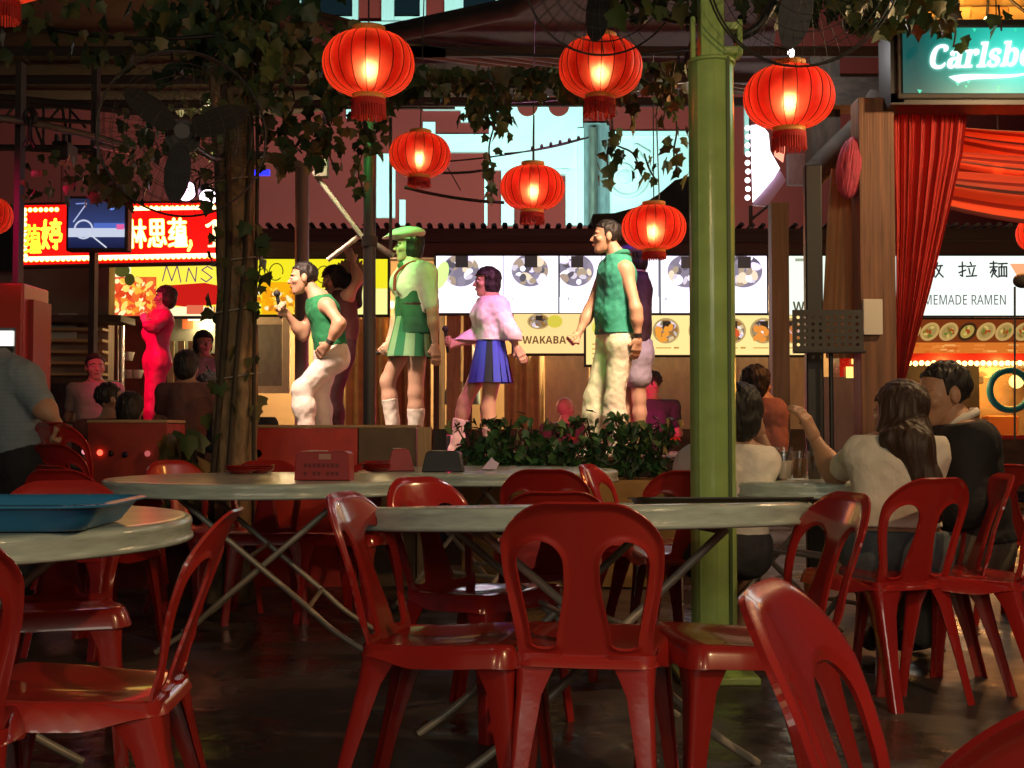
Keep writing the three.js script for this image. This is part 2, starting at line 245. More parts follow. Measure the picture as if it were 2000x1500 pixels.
{ const o = thing('roof_truss', 'dark steel truss with thin diagonals under the left canopy edge', 'truss', P(90, 300, 11)); const d = 11;
  part('chord', rod(P(-40, 186, d), P(440, 236, d), .035), M.dark, o); part('chord', rod(P(-40, 288, d), P(200, 290, d), .03), M.dark, o);
  for (const [a, b, c, e] of [[48, 190, 85, 288], [85, 288, 85, 195], [85, 250, 120, 205], [120, 205, 137, 288], [137, 200, 137, 288], [137, 215, 168, 250], [0, 240, 40, 195]]) part('diagonal', rod(P(a, b, d), P(c, e, d), .012), M.dark, o);
  for (const y of [228, 288]) part('rail', rod(P(-40, y - 2, d - .2), P(190, y + 12, d - .2), .02), M.dark, o); }
single('water_pipe', tube([P(-30, 228, 9.2), P(60, 240, 9.3), P(180, 266, 9.6), P(262, 290, 10)], .028, 40), M.pipe, 'grey pipe sloping down across the upper left under the truss', 'pipe');
single('fluorescent_fitting', rod(P(184, 280, 9.9), P(258, 294, 10.1), .035), M.steel, 'short pale tube fitting at the end of the sloping grey pipe', 'lamp');
{ const o = thing('hanging_hook', 'black looped rope hanging from the pipe at upper left', 'rope', P(58, 230, 9.2)); const d = 9.25;
  part('loop', tube([P(52, 240, d), P(50, 222, d), P(60, 214, d), P(69, 224, d), P(66, 240, d)], .02, 30), M.black, o); part('tail', tube([P(58, 240, d), P(56, 265, d), P(48, 285, d)], .016, 20), M.black, o); part('tail', tube([P(60, 240, d), P(60, 270, d), P(68, 290, d)], .016, 20), M.black, o); }
single('loudspeaker_box', join([boxAt(100, 274, 132, 312, 10, .25, .02), boxAt(106, 262, 112, 276, 10.1, .05), boxAt(122, 262, 128, 276, 10.1, .05)]), M.dark, 'dark box hung under the truss at upper left', 'speaker');

// ------------------------------------------------------------------ food stalls
const signTex = (w, h, f) => glowMap(canvasTex(w, h, f), 1);
function bowl(c, x, y, rx, ry, tint) { // a photographed bowl of noodles, as printed on the panels
  c.save(); c.beginPath(); c.ellipse(x, y, rx, ry, 0, 0, 7); c.fillStyle = tint ? '#a8946c' : '#d4d0e2'; c.fill();
  c.beginPath(); c.ellipse(x, y, rx * .86, ry * .84, 0, 0, 7); c.fillStyle = tint ? '#8a6434' : '#6a6570'; c.fill(); c.clip();
  for (let k = 0; k < 26; k++) { const q = ['#c9b79a', '#8d7c6a', '#e8e4f4', '#cfc3ee', '#77707c', '#8f8068', '#b4adb4', '#4a464c'][k % 8]; c.fillStyle = q; c.beginPath(); c.ellipse(x + rr(-.8, .8) * rx, y + rr(-.7, .7) * ry, rx * rr(.1, .3), ry * rr(.1, .28), rr(0, 3), 0, 7); c.fill(); }
  c.fillStyle = '#24201e'; c.fillRect(x - rx * .25, y - ry * .75, rx * .6, ry * .6); c.restore();
}
function stroke(c, pts, w, col) { c.strokeStyle = col; c.lineWidth = w; c.lineCap = 'round'; c.lineJoin = 'round'; c.beginPath(); pts.forEach((p, i) => i ? c.lineTo(p[0], p[1]) : c.moveTo(p[0], p[1])); c.stroke(); }
const GLYPH = { // strokes in a unit square, y down
  lin: [[[.05, .3], [.48, .3]], [[.27, .05], [.27, .95]], [[.27, .32], [.04, .7]], [[.27, .35], [.45, .62]], [[.52, .3], [.97, .3]], [[.74, .05], [.74, .95]], [[.74, .32], [.52, .75]], [[.74, .32], [.98, .72]]],
  si: [[[.18, .06], [.82, .06], [.82, .52], [.18, .52], [.18, .06]], [[.18, .29], [.82, .29]], [[.5, .06], [.5, .52]], [[.14, .7], [.05, .92]], [[.3, .66], [.34, .9], [.68, .92], [.74, .76]], [[.5, .62], [.56, .74]], [[.84, .64], [.95, .84]]],
  yun: [[[.05, .14], [.95, .14]], [[.33, .03], [.33, .24]], [[.67, .03], [.67, .24]], [[.3, .3], [.1, .46], [.32, .46], [.08, .68], [.36, .66]], [[.06, .92], [.36, .86]], [[.5, .3], [.9, .3], [.9, .56], [.5, .56], [.5, .3]], [[.5, .43], [.9, .43]], [[.46, .64], [.94, .64], [.94, .9]], [[.46, .64], [.46, .9]], [[.62, .64], [.62, .9]], [[.78, .64], [.78, .9]], [[.4, .93], [1, .93]]],
  ting: [[[.22, .05], [.1, .6], [.34, .92]], [[.36, .3], [.06, .92]], [[.03, .32], [.42, .3]], [[.5, .14], [.96, .14]], [[.72, .02], [.72, .14]], [[.58, .24], [.88, .24], [.88, .4], [.58, .4], [.58, .24]], [[.48, .52], [.48, .64]], [[.48, .5], [.98, .5], [.96, .64]], [[.54, .7], [.92, .7]], [[.73, .7], [.73, .95], [.62, .9]]],
  zuo: [[[.1, .08], [.3, .3]], [[.02, .38], [.44, .34]], [[.22, .36], [.16, .9]], [[.18, .6], [.4, .58], [.36, .92]], [[.62, .03], [.5, .4]], [[.58, .24], [.96, .2]], [[.86, .22], [.7, .66], [.46, .97]], [[.58, .42], [.76, .72], [1, .95]]],
  la: [[[.02, .3], [.4, .26]], [[.22, .03], [.22, .9], [.1, .82]], [[.03, .68], [.4, .52]], [[.66, .04], [.72, .18]], [[.48, .3], [.95, .26]], [[.58, .42], [.64, .74]], [[.88, .38], [.76, .84]], [[.44, .9], [1, .86]]],
  mian: [[[.24, .02], [.24, .4]], [[.05, .14], [.42, .12]], [[.04, .36], [.44, .34]], [[.24, .4], [.06, .7]], [[.3, .46], [.12, .95]], [[.18, .58], [.38, .56], [.28, .78], [.46, .96]], [[.5, .16], [1, .14]], [[.72, .16], [.68, .34]], [[.54, .36], [.96, .34], [.96, .94]], [[.54, .36], [.54, .94]], [[.68, .4], [.68, .9]], [[.82, .4], [.82, .9]], [[.56, .9], [.96, .9]]],
};
function glyph(c, n, x, y, w, h, lw, col) { for (const s of GLYPH[n]) stroke(c, s.map(p => [x + p[0] * w, y + p[1] * h]), lw, col); }
function pixelSign(name, label, x0, y0, x1, y1, d, tex, L, color, group) {
  const a = P(x0, y1, d), b = P(x1, y0, d), w = b.x - a.x, h = b.y - a.y, c = V((a.x + b.x) / 2, (a.y + b.y) / 2, -d);
  const o = thing(name, label, 'sign', c, group);
  part('sign_case', box(w + .05, h + .05, .12, 0, 0, -.07, .01), M.dark, o, false); part('sign_panel', new THREE.PlaneGeometry(w, h), tex, o, false);
  if (L) area(color, L, w, h, c.clone().add(V(0, 0, .03)), V(0, -.15, 1)); return o;
}
{ const D = 15, o = thing('food_stall', 'row of food stalls under one dark tiled eave behind the dancers', 'food stall', P(1000, 937, D));
  // roof edge with tiles, fascia
  const n = 84, x0 = P(430, 450, D).x, x1 = P(2140, 450, D).x;
  const tile = new THREE.CylinderGeometry(.034, .034, 1.6, 10, 1, true, 0, Math.PI).rotateZ(Math.PI / 2).rotateY(Math.PI / 2);
  for (let i = 0; i < n; i++) { const m = part('roof_tile', tile, M.roof, o, false); m.position.set(lerp(x0, x1, i / (n - 1)) - o.position.x, 3.37 - o.position.y + rr(-.006, .006), -D - .5 - o.position.z); m.rotation.x = -.05; }
  part('roof', boxAt(425, 446, 2140, 472, D - .12, 2.2), M.roof, o); part('fascia', boxAt(425, 470, 2140, 503, D - .02, .12), worn(.10, .065, .045, .7, .3), o);
  part('wall', boxAt(425, 480, 2140, 940, D + 1.6, .12), M.tan, o);
  for (const x of [846, 1512, 1790]) part('partition', boxAt(x, 500, x + 12, 937, D + .1, 1.4), M.brown, o);
  part('counter', boxAt(640, 838, 1790, 937, D + .2, .5), M.brown, o);
  // beige boards and corrugated ochre screens below the menus
  for (const [a, b] of [[1064, 1150], [1152, 1268], [1270, 1352], [1354, 1440], [1442, 1500], [1520, 1578]]) part('board', boxAt(a, 694, b, 842, D + .35, .05), M.cream, o);
  const drape = (xa, xb, ya, yb, m, nm) => { const a = P(xa, yb, D + .25), b = P(xb, ya, D + .25); part(nm, shell(() => -1, a.x, b.x, a.y, b.y, 110, 8, (u, v) => [u, v, a.z + .035 * Math.sin(u * 42) + .02 * Math.sin(u * 17 + v * 2)], .004), m, o); };
  drape(660, 765, 618, 845, worn(.55, .36, .12, .8, .2), 'curtain'); drape(985, 1062, 690, 842, worn(.55, .38, .16, .8, .2), 'curtain'); drape(768, 842, 616, 842, worn(.36, .2, .07, .8, .2), 'curtain');
  part('framed_board', join([boxAt(483, 620, 498, 768, D + .1, .06), boxAt(551, 620, 566, 768, D + .1, .06), boxAt(498, 620, 551, 634, D + .1, .06), boxAt(498, 754, 551, 768, D + .1, .06)]), M.cream, o); part('board', boxAt(498, 634, 551, 754, D + .13, .03), worn(.22, .19, .15, .8, .2), o);
  part('post', boxAt(872, 612, 900, 840, D + .05, .1), M.tan, o); part('post', boxAt(905, 612, 922, 840, D + .12, .1), M.post, o);
  // lit strip of sauces and bottles between the posts
  for (let k = 0; k < 7; k++) part('bottle', lathe([[0, 0], [.05, 0], [.05, .16], [.02, .22], [.02, .28], [0, .28]], 12).translate(P(876 + k * 9, 800, D + .5).x, P(0, 790 - (k % 3) * 40, D + .5).y, -D - .5), k % 2 ? M.white : mat(.3, .45, .42, .3), o);
  // tubes behind the menus light the inside
  for (const x of [560, 740, 1110, 1290, 1450, 1540]) { const a = P(x, 600, D + .55); const t = o; part('tube_light', rod(a.clone().add(V(-.3, 0, 0)), a.clone().add(V(.3, 0, 0)), .018), glow(2.2, 1.7, 1), t); part('fitting', box(.7, .05, .06, a.x, a.y + .05, a.z), M.white, t); point(0xffd8a0, 13, a.clone().add(V(0, -.05, .02)), 5); }
}
{ const D = 14.9;
  pixelSign('menu_sign', 'white lit menu panel of noodle bowls behind the girl in the blue skirt', 852, 500, 1090, 611, D, glowMap(canvasTex(950, 444, (c, w, h) => { c.fillStyle = '#fbfaff'; c.fillRect(0, 0, w, h); for (const x of [150, 690]) bowl(c, x + 40, 112, 165, 150); c.strokeStyle = '#8f8b9c'; c.lineWidth = 5; c.strokeRect(520, -10, 4, 470); c.fillStyle = '#e6e4f2'; for (const x of [60, 580]) c.fillRect(x, 300, 300, 6); c.fillStyle = '#5a5866'; c.font = 'bold 34px sans-serif'; c.fillText('1', 50, 345); c.fillText('2', 300, 335); c.fillText('3', 580, 345); c.fillStyle = '#b7e07a'; c.beginPath(); c.ellipse(40, 150, 50, 110, .3, 0, 7); c.fill(); }), 1.8, [1, .98, 1.05]), 1.3, 0xf4efff);
  pixelSign('menu_sign', 'white lit menu panel of noodle bowls behind the man in the teal shirt', 1093, 500, 1287, 611, D, glowMap(canvasTex(780, 444, (c, w, h) => { c.fillStyle = '#fbfaff'; c.fillRect(0, 0, w, h); for (const x of [130, 540]) bowl(c, x, 112, 160, 148); c.strokeStyle = '#55525e'; c.lineWidth = 6; for (const x of [0, 330, 775]) { c.beginPath(); c.moveTo(x, 0); c.lineTo(x, 320); c.stroke(); } c.fillStyle = '#4a4856'; c.font = 'bold 34px sans-serif'; c.fillText('4', 60, 345); c.fillText('5', 350, 345); }), 1.8, [1, .98, 1.05]), 1.3, 0xf4efff);
  pixelSign('menu_sign', 'white lit menu panel of noodle bowls passing behind the green column', 1291, 500, 1497, 611, D, glowMap(canvasTex(820, 444, (c, w, h) => { c.fillStyle = '#fbfaff'; c.fillRect(0, 0, w, h); for (const x of [200, 640]) bowl(c, x, 118, 170, 152); c.fillStyle = '#4a4856'; c.font = 'bold 34px sans-serif'; c.fillText('6', 30, 345); }), 1.8, [1, .98, 1.06]), 1.3, 0xf0ecff);
  const warm = (w, h, f) => glowMap(canvasTex(w, h, f), 1.25, [1, .93, .74]);
  pixelSign('menu_sign', 'warm lit panel reading WAKABA under the white menu row', 1003, 613, 1140, 690, D, warm(560, 312, (c, w, h) => { c.fillStyle = '#f3d49a'; c.fillRect(0, 0, w, h); bowl(c, 200, 60, 90, 62, 1); c.fillStyle = '#c8c04a'; c.beginPath(); c.ellipse(330, 60, 60, 50, 0, 0, 7); c.fill(); c.fillStyle = '#5a3c20'; c.font = 'bold 84px sans-serif'; c.fillText('WAKABA', 70, 236); }), .5, 0xffd9a0);
  pixelSign('menu_sign', 'narrow yellowish lit panel between the teal shirt and the column, below the white menus', 1145, 613, 1262, 712, D, warm(300, 256, (c, w, h) => { c.fillStyle = '#f2dc9a'; c.fillRect(0, 0, w, h); c.fillStyle = '#cfd05a'; c.beginPath(); c.ellipse(90, 70, 60, 50, 0, 0, 7); c.fill(); c.fillStyle = '#b58a4a'; for (let k = 0; k < 4; k++) c.fillRect(30, 150 + k * 24, 200 - k * 20, 6); }), .5, 0xffd9a0);
  pixelSign('menu_sign', 'warm lit row of dish photographs below the white menus, crossing behind the green column', 1266, 616, 1580, 693, D, warm(1256, 308, (c, w, h) => { c.fillStyle = '#f6dfa2'; c.fillRect(0, 0, w, h); for (const [x, col] of [[140, '#e0953a'], [420, '#d9a050'], [660, '#c8502a'], [900, '#d98a40'], [1130, '#b06a3a']]) { c.save(); bowl(c, x, 120, 105, 100, 1); c.fillStyle = col; for (let k = 0; k < 9; k++) { c.beginPath(); c.ellipse(x + rr(-70, 70), 130 + rr(-40, 60), 30, 20, rr(0, 3), 0, 7); c.fill(); } c.restore(); c.fillStyle = '#b08a44'; c.fillRect(x - 80, 250, 120, 8); c.fillRect(x + 60, 246, 40, 14); } }), .5, 0xffd9a0);
  pixelSign('stall_sign', 'white lit stall sign cut off after the letters WA, beside the black post', 1538, 500, 1640, 615, D, glowMap(canvasTex(256, 288, (c, w, h) => { c.fillStyle = '#f4fff0'; c.fillRect(0, 0, w, h); c.fillStyle = '#9aa08c'; c.fillRect(40, 12, 90, 14); c.fillStyle = '#4a4632'; c.font = 'bold 62px sans-serif'; c.fillText('WAKABA', 26, 268); }), 1.1), .7, 0xf4ffec);
  pixelSign('stall_sign', 'white lit sign with brushed characters reading HOMEMADE RAMEN', 1740, 500, 2120, 616, D, glowMap(canvasTex(1520, 464, (c, w, h) => {
    c.fillStyle = '#f6fff6'; c.fillRect(0, 0, w, h); glyph(c, 'ting', 90, 50, 110, 120, 12, '#23262b'); glyph(c, 'zuo', 300, 50, 110, 120, 12, '#23262b'); glyph(c, 'la', 530, 44, 140, 128, 12, '#23262b'); glyph(c, 'mian', 770, 40, 140, 130, 12, '#23262b');
    c.save(); c.translate(130, 380); c.scale(.80, 1); c.fillStyle = '#4a4c4c'; c.font = '106px sans-serif'; c.fillText('HOMEMADE RAMEN', 0, 0); c.restore();
    c.fillStyle = '#f0a878'; c.beginPath(); c.moveTo(930, 60); c.lineTo(1200, 60); c.lineTo(1150, 180); c.lineTo(1010, 200); c.fill(); }), 1.15), 1, 0xf2fff4);
  // yellow banner sign, left half and right half
  pixelSign('banner_sign', 'yellow lit banner lettered MNS with food pictures, left of the tree trunk', 205, 511, 470, 617, D - 1.2, glowMap(canvasTex(1060, 424, (c, w, h) => {
    const g = ['#ffe84a', '#ffd21c']; c.fillStyle = g[0]; c.fillRect(0, 0, w, h); c.fillStyle = '#fff6c0'; c.fillRect(0, 0, 200, 130); c.fillStyle = '#e4502a'; c.fillRect(0, 120, 400, 304);
    for (let k = 0; k < 90; k++) { c.fillStyle = ['#f08a2a', '#ffd86a', '#d8401c', '#f7b33c', '#fff0b0', '#e8672a'][k % 6]; c.beginPath(); c.ellipse(rr(10, 400), rr(140, 420), rr(10, 44), rr(8, 30), rr(0, 3), 0, 7); c.fill(); }
    c.fillStyle = '#4a4a1c'; c.beginPath(); c.ellipse(130, 70, 60, 50, 0, 0, 7); c.fill(); c.fillStyle = '#3c3a14'; c.beginPath(); c.ellipse(190, 140, 40, 46, 0, 0, 7); c.fill();
    c.fillStyle = '#c21a14'; c.beginPath(); c.moveTo(430, 190); c.lineTo(780, 166); c.lineTo(900, 190); c.lineTo(960, 330); c.lineTo(620, 352); c.lineTo(470, 330); c.fill(); c.fillStyle = '#fff2c0'; c.fillRect(480, 352, 580, 72); c.fillStyle = '#d86a4a'; c.fillRect(640, 340, 130, 70); c.fillStyle = '#d88a1c'; c.fillRect(800, 350, 14, 60); c.fillRect(850, 350, 14, 60);
    const k = '#4a2a6a', L = 8; stroke(c, [[448, 150], [478, 30], [520, 150], [562, 30], [592, 160]], L, k); stroke(c, [[634, 156], [652, 50], [706, 156], [716, 44]], L, k); stroke(c, [[838, 60], [800, 36], [756, 66], [800, 96], [836, 124], [792, 158], [750, 132]], L, k); }), 1.15), 1.1, 0xffd860);
  pixelSign('banner_sign', 'yellow lit banner with thin looping letters behind the bent dancer, right of the tree trunk', 476, 506, 757, 614, D - .2, glowMap(canvasTex(1120, 432, (c, w, h) => {
    c.fillStyle = '#f4e626'; c.fillRect(0, 0, w, h); c.fillStyle = '#fbf7a0'; c.fillRect(620, 230, 500, 202); c.fillStyle = '#f7b010'; c.fillRect(140, 180, 330, 250); for (let k = 0; k < 60; k++) { c.fillStyle = ['#f6a012', '#ffd24a', '#fff0c0', '#d8801c'][k % 4]; c.beginPath(); c.ellipse(rr(100, 470), rr(230, 420), rr(10, 40), rr(8, 26), rr(0, 3), 0, 7); c.fill(); }
    for (const [x, y, r] of [[150, 120, 46], [250, 100, 66], [430, 110, 70], [620, 120, 66]]) { c.strokeStyle = '#5a5010'; c.lineWidth = 8; c.beginPath(); c.ellipse(x, y, r * .8, r, .2, .6, 6.4); c.stroke(); } c.fillStyle = '#f8f4e6'; c.fillRect(860, 60, 40, 300); c.fillStyle = '#6a3a10'; c.beginPath(); c.ellipse(840, 40, 50, 90, .3, 0, 7); c.fill(); }), 1.05, [1, 1, .9]), 1.1, 0xffee70);
}
{ // right-hand kitchen with plates on its board
  const D = 14.7; pixelSign('menu_board', 'brown lit board with a row of plates under the RAMEN sign', 1745, 624, 2110, 690, D, glowMap(canvasTex(1460, 264, (c, w, h) => {
    c.fillStyle = '#7a3412'; c.fillRect(0, 0, w, h); c.fillStyle = '#e0782a'; c.fillRect(0, 180, w, 84); for (let k = 0; k < 40; k++) { c.fillStyle = ['#ffb060', '#f08a3a', '#d86420'][k % 3]; c.fillRect(rr(0, w), rr(190, 250), rr(20, 90), rr(6, 20)); }
    for (let k = 0; k < 9; k++) { const x = 60 + k * 146 + 80; c.save(); c.translate(x, 95); c.rotate(-.7); c.fillStyle = k % 4 == 3 ? '#3a2412' : '#c8a05c'; c.beginPath(); c.ellipse(0, 0, 84, 62, 0, 0, 7); c.fill(); c.fillStyle = k % 4 == 3 ? '#b89a4a' : '#a88a4e'; c.beginPath(); c.ellipse(0, 0, 62, 42, 0, 0, 7); c.fill(); for (let q = 0; q < 8; q++) { c.fillStyle = ['#8a6a2a', '#6a7a2a', '#d8b860', '#a8481c'][q % 4]; c.beginPath(); c.ellipse(rr(-40, 40), rr(-26, 26), 18, 10, rr(0, 3), 0, 7); c.fill(); } c.restore(); } }), .9), .7, 0xffa860);
  const o = thing('kitchen_counter', 'kitchen front with red strip, small bulbs and dark glass under the plate board', 'food stall', P(1900, 937, D));
  part('red_strip', boxAt(1745, 690, 2110, 706, D - .05, .1), mat(.6, .03, .02, .4), o); part('back_wall', boxAt(1745, 700, 2110, 940, D + 1.3, .1), worn(.3, .24, .17, .7, .3), o); part('counter', boxAt(1745, 858, 2110, 960, D - .1, .6), M.brown, o); part('counter_edge', boxAt(1745, 850, 2110, 858, D - .12, .62), mat(.5, .04, .03, .4), o);
  part('dark_panel', boxAt(1770, 712, 1912, 858, D + .3, .2), M.dark, o); part('glass_pane', boxAt(1915, 712, 2110, 855, D + .1, .02), mat(.9, .95, .93, .05, { transmission: 1 }), o);
  const bulb = new THREE.SphereGeometry(.032, 10, 8), bm = glow(5, 3, .9); for (let k = 0; k < 26; k++) { const m = part('bulb', bulb, bm, o, false); m.position.copy(P(1752 + k * 12, 709 + (k % 2), D - .12)).sub(o.position); }
  for (const x of [1850, 1960]) point(0xffb050, 1.6, P(x, 712, D - .12), 8); point(0xff9a40, 6, P(1975, 740, D + .8), 6);
  part('lamp', sphere(P(1985, 745, D + .9), .09), glow(3, 1.7, .5), o);
  for (const [x, y, w, h] of [[1930, 812, 60, 46], [1895, 835, 26, 14], [1905, 735, 18, 14]]) part('tub', boxAt(x, y, x + w, y + h, D + .6, .2, .02), w > 50 ? mat(.8, .32, .06, .5) : M.paper, o);
  single('hose_ring', new THREE.TorusGeometry(.235, .04, 12, 40).translate(...P(1972, 762, D - .2).toArray()), mat(.02, .30, .42, .4), 'blue coiled hose ring hanging in the kitchen window', 'hose');
  single('stall_lamp', join([sphere(P(1998, 548, 7), .055, 1, .8, 1), rod(P(1982, 560, 7), P(1982, 860, 7), .006)]), M.dark, 'dark lamp head on a thin cable in front of the RAMEN sign', 'lamp');
}
// ------------------------------------------------------------------ left stall under the yellow banner
{ const D = 14.2, o = thing('left_stall', 'red walled stall under the MNS banner with shelves of bowls', 'food stall', P(340, 940, D));
  part('back_wall', boxAt(215, 600, 480, 940, D + .9, .1), worn(.22, .05, .035, .7, .3), o); part('wall_panel', boxAt(318, 622, 420, 690, D + .6, .05), worn(.20, .20, .16, .8, .2), o); part('card', boxAt(356, 620, 378, 642, D + .55, .01), mat(.6, .14, .05, .7), o);
  part('counter', boxAt(215, 800, 480, 940, D + .2, .5), M.brown, o); part('chrome_post', rod(P(239, 620, D), P(239, 880, D), .025), M.chrome, o); part('chrome_post', rod(P(231, 620, D), P(231, 780, D), .015), M.chrome, o);
  for (let k = 0; k < 3; k++) part('slat', boxAt(326 + k * 20, 666, 340 + k * 20, 790, D + .4, .02), worn(.55, .5, .26, .7, .15), o);
  for (const [x, y] of [[250, 690], [252, 725], [268, 725]]) part('bowl', lathe([[0, 0], [.05, 0], [.08, .1], [.075, .1]], 16).translate(...P(x, y + 14, D + .5).toArray()), M.paper, o);
  const t = P(400, 632, D + .5); point(0xffe0a0, 2.2, t, 6); part('tube_light', rod(t.clone().add(V(-.2, .05, 0)), t.clone().add(V(.2, .05, 0)), .015), glow(2, 1.7, 1.1), o);
}
// ------------------------------------------------------------------ red plastic chairs
const CH = (() => { // the shapes of one chair; the sitter faces +z
  const BH = .385, hw = v => .158 + .032 * sst(0, .26, v) - .012 * sst(.28, .38, v);
  const outer = (u, v) => { const w = hw(v), R = .115, x = Math.abs(u) - (w - R), y = v - (BH - R); return y > 0 && x > 0 ? Math.hypot(x, y) - R : Math.max(Math.abs(u) - w, v - BH, -v - .02); };
  const hole = (u, v) => { const a = Math.abs(u), sp = .066 - .024 * sst(.02, .2, v), si = hw(v) - .034, c = (sp + si) / 2, h = (si - sp) / 2, v0 = .035, v1 = .232, q = (a - c) / h; return (v > v1 ? Math.hypot(q, (v - v1) / (h * 1.05)) - 1 : v < v0 ? Math.hypot(q, (v0 - v) / (h * .4)) - 1 : Math.abs(q) - 1) * h; };
  const bmap = (u, v) => { const o = -outer(u, v), h = hole(u, v), lip = .012 * Math.exp(-((o / .011) ** 2)) * sst(.02, .1, v) + .006 * Math.exp(-((h / .009) ** 2)); const y = .415 + v * .965; return [u, y, -.185 - v * .30 - .12 * v * v + 1.05 * u * u * sst(-.05, .2, v) - lip]; };
  const back = shell((u, v) => Math.max(outer(u, v), -hole(u, v)), -.21, .21, -.04, .40, 84, 88, bmap, .0065);
  const rr2 = (u, w) => { const hx = .205 - .04 * sst(.08, -.2, w), R = .05, x = Math.abs(u) - (hx - R), y = Math.abs(w + .005) - (.205 - R); return x > 0 && y > 0 ? Math.hypot(x, y) - R : Math.max(x, y) - R; };
  const seat = shell(rr2, -.22, .22, -.22, .22, 60, 60, (u, w, s) => { const e = -s, dish = -.014 * Math.exp(-((u / .12) ** 2) - ((w + .02) / .13) ** 2), drop = lerp(.024, .05, sst(-.19, -.05, w)) * Math.pow(clamp(1 - e / .02), 2.2); return [u * (1 + .04 * clamp(1 - e / .02)), .432 + .012 * w / .2 + dish - drop - .006 * sst(.14, .2, w), w]; }, .006);
  const leg = (sx, sz) => { // a tapered angle section with a rounded corner
    const top = V(sx * (sz > 0 ? .165 : .14), .425, sz > 0 ? .165 : -.172), bot = V(sx * (sz > 0 ? .205 : .17), 0, sz > 0 ? .205 : -.285), pos = [], nor = [], idx = [], uv = [], prof = [];
    for (let k = 0; k <= 4; k++) prof.push([-1 + k * .21, .02 * (k - 2) ** 2 * .2]); // flange along x
    const sec = []; const th = .16; const arc = (r, n0, n1) => { for (let k = 0; k <= 4; k++) { const a = lerp(n0, n1, k / 4); sec.push([-.28 + .28 * 1 - .28 + .28 * Math.cos(a) * r + 0, -.28 + .28 * Math.sin(a) * r]); } };
    sec.push([-1.0, 0]); arc(1, Math.PI / 2, 0); sec.push([0, -1.0], [-th, -1.0]); for (let k = 0; k <= 3; k++) { const a = k / 3 * Math.PI / 2; sec.push([-.3 + .14 * Math.cos(a), -.3 + .14 * Math.sin(a)]); } sec.push([-1.0, -th]);
    const n = sec.length, S = 9; for (let s = 0; s <= S; s++) { const t = s / S, c = top.clone().lerp(bot, t), w = lerp(.068, .038, sst(0, .8, t)) * (1 + .7 * sst(.2, 0, t)); for (let k = 0; k < n; k++) { pos.push(c.x + sx * (sec[k][0] + .25) * w, c.y, c.z + sz * (sec[k][1] + .25) * w); uv.push(k / n, t); } }
    for (let s = 0; s < S; s++) for (let k = 0; k < n; k++) { const a = s * n + k, b = s * n + (k + 1) % n, c = a + n, d = b + n; sx * sz > 0 ? idx.push(a, b, c, b, d, c) : idx.push(a, c, b, b, c, d); }
    const g = new THREE.BufferGeometry(); g.setAttribute('position', new THREE.Float32BufferAttribute(pos, 3)); g.setAttribute('uv', new THREE.Float32BufferAttribute(uv, 2)); g.setIndex(idx); g.computeVertexNormals(); return g;
  };
  return { back, seat, legs: [[1, 1], [-1, 1], [1, -1], [-1, -1]].map(([a, b]) => leg(a, b)) };
})();
const chair0 = thing('plastic_chair', '', 'chair', V(), 'red stacking chairs round the tables');
part('seat', CH.seat, M.red, chair0, false); part('backrest', CH.back, M.red, chair0, false); for (const g of CH.legs) part('leg', g, M.red, chair0, false);
let chairs = 0; const REDS = [M.red, M.red2, M.red3];
function chair(px, py, d, yaw, label, o = {}) { // px, py: where the middle of the back's top edge shows
  const c = chairs++ ? chair0.clone() : chair0; if (chairs > 1) { c.name = numbered('plastic_chair'); scene.add(c); }
  const p = P(px, py, d), top = V(0, .787, -.318);
  c.rotation.order = 'YXZ'; c.rotation.set(o.tip ?? 0, yaw, 0); const q = top.clone().applyEuler(c.rotation); c.position.set(p.x - q.x, o.y ?? 0, p.z - q.z);
  const tone = REDS[(chairs * 5) % REDS.length]; c.traverse(m => { if (m.isMesh) m.material = tone; });
  c.userData = { label, category: 'chair', group: 'red stacking chairs round the tables' }; return c;
}
chair(1130, 978, 2.78, Math.PI - .16, 'red plastic chair seen square from behind in the middle foreground');
chair(668, 958, 3.22, 1.32, 'red plastic chair turned sideways at the left end of the middle table');
chair(812, 937, 4.25, .85, 'red plastic chair whose rounded back shows beyond the left part of the middle table');
{ const c = chair(1085, 950, 4.44, Math.PI + .03, 'red plastic chair tipped back against the far edge of the middle table', { tip: -.26 }); c.position.y = .235 * Math.sin(.26) * 0 + .052; }
chair(1062, 915, 5.1, Math.PI - .1, 'red plastic chair with a broad back between the middle table and the far table');
chair(1146, 903, 5.85, 1.15, 'red plastic chair with a shiny top edge turned aside before the hedge of plants');
chair(1350, 920, 4.95, Math.PI, 'red plastic chair under the short-haired woman, half behind the green column');
chair(1660, 962, 3.2, -1.36, 'red plastic chair turned sideways at the right end of the middle table');
chair(1834, 932, 4.2, -2.72, 'red plastic chair under the long-haired woman in the cream shirt');
chair(1962, 937, 4.6, -1.62, 'red plastic chair in profile under the man in the dark jacket');
chair(1490, 1136, 1.29, 1.17, 'glossy red plastic chair cut by the bottom edge, right of centre');
chair(2425, 1320, .8, Math.PI, 'red plastic chair of which only a corner shows at the lower right');
chair(458, 1002, 2.56, -1.5, 'red plastic chair in profile at the lower left, pulled up to the near left table');
chair(-196, 1030, 2.0, Math.PI + .38, 'red plastic chair cut off by the left edge of the picture');
chair(108, 915, 5.1, Math.PI - .25, 'red plastic chair with a wide arched back beyond the blue basin');
chair(122, 938, 3.95, .3, 'red plastic chair just behind the blue basin, pushed under its table');
chair(520, 897, 6.55, .2, 'red plastic chair on the far side of the left table, by the tissue box');
chair(742, 899, 6.5, -.35, 'red plastic chair on the far side, between the two tissue boxes');
chair(330, 930, 6.6, .9, 'red plastic chair at the far left rim of the left table');
chair(1960, 925, 5.9, 2.4, 'red plastic chair behind the man in the dark jacket');
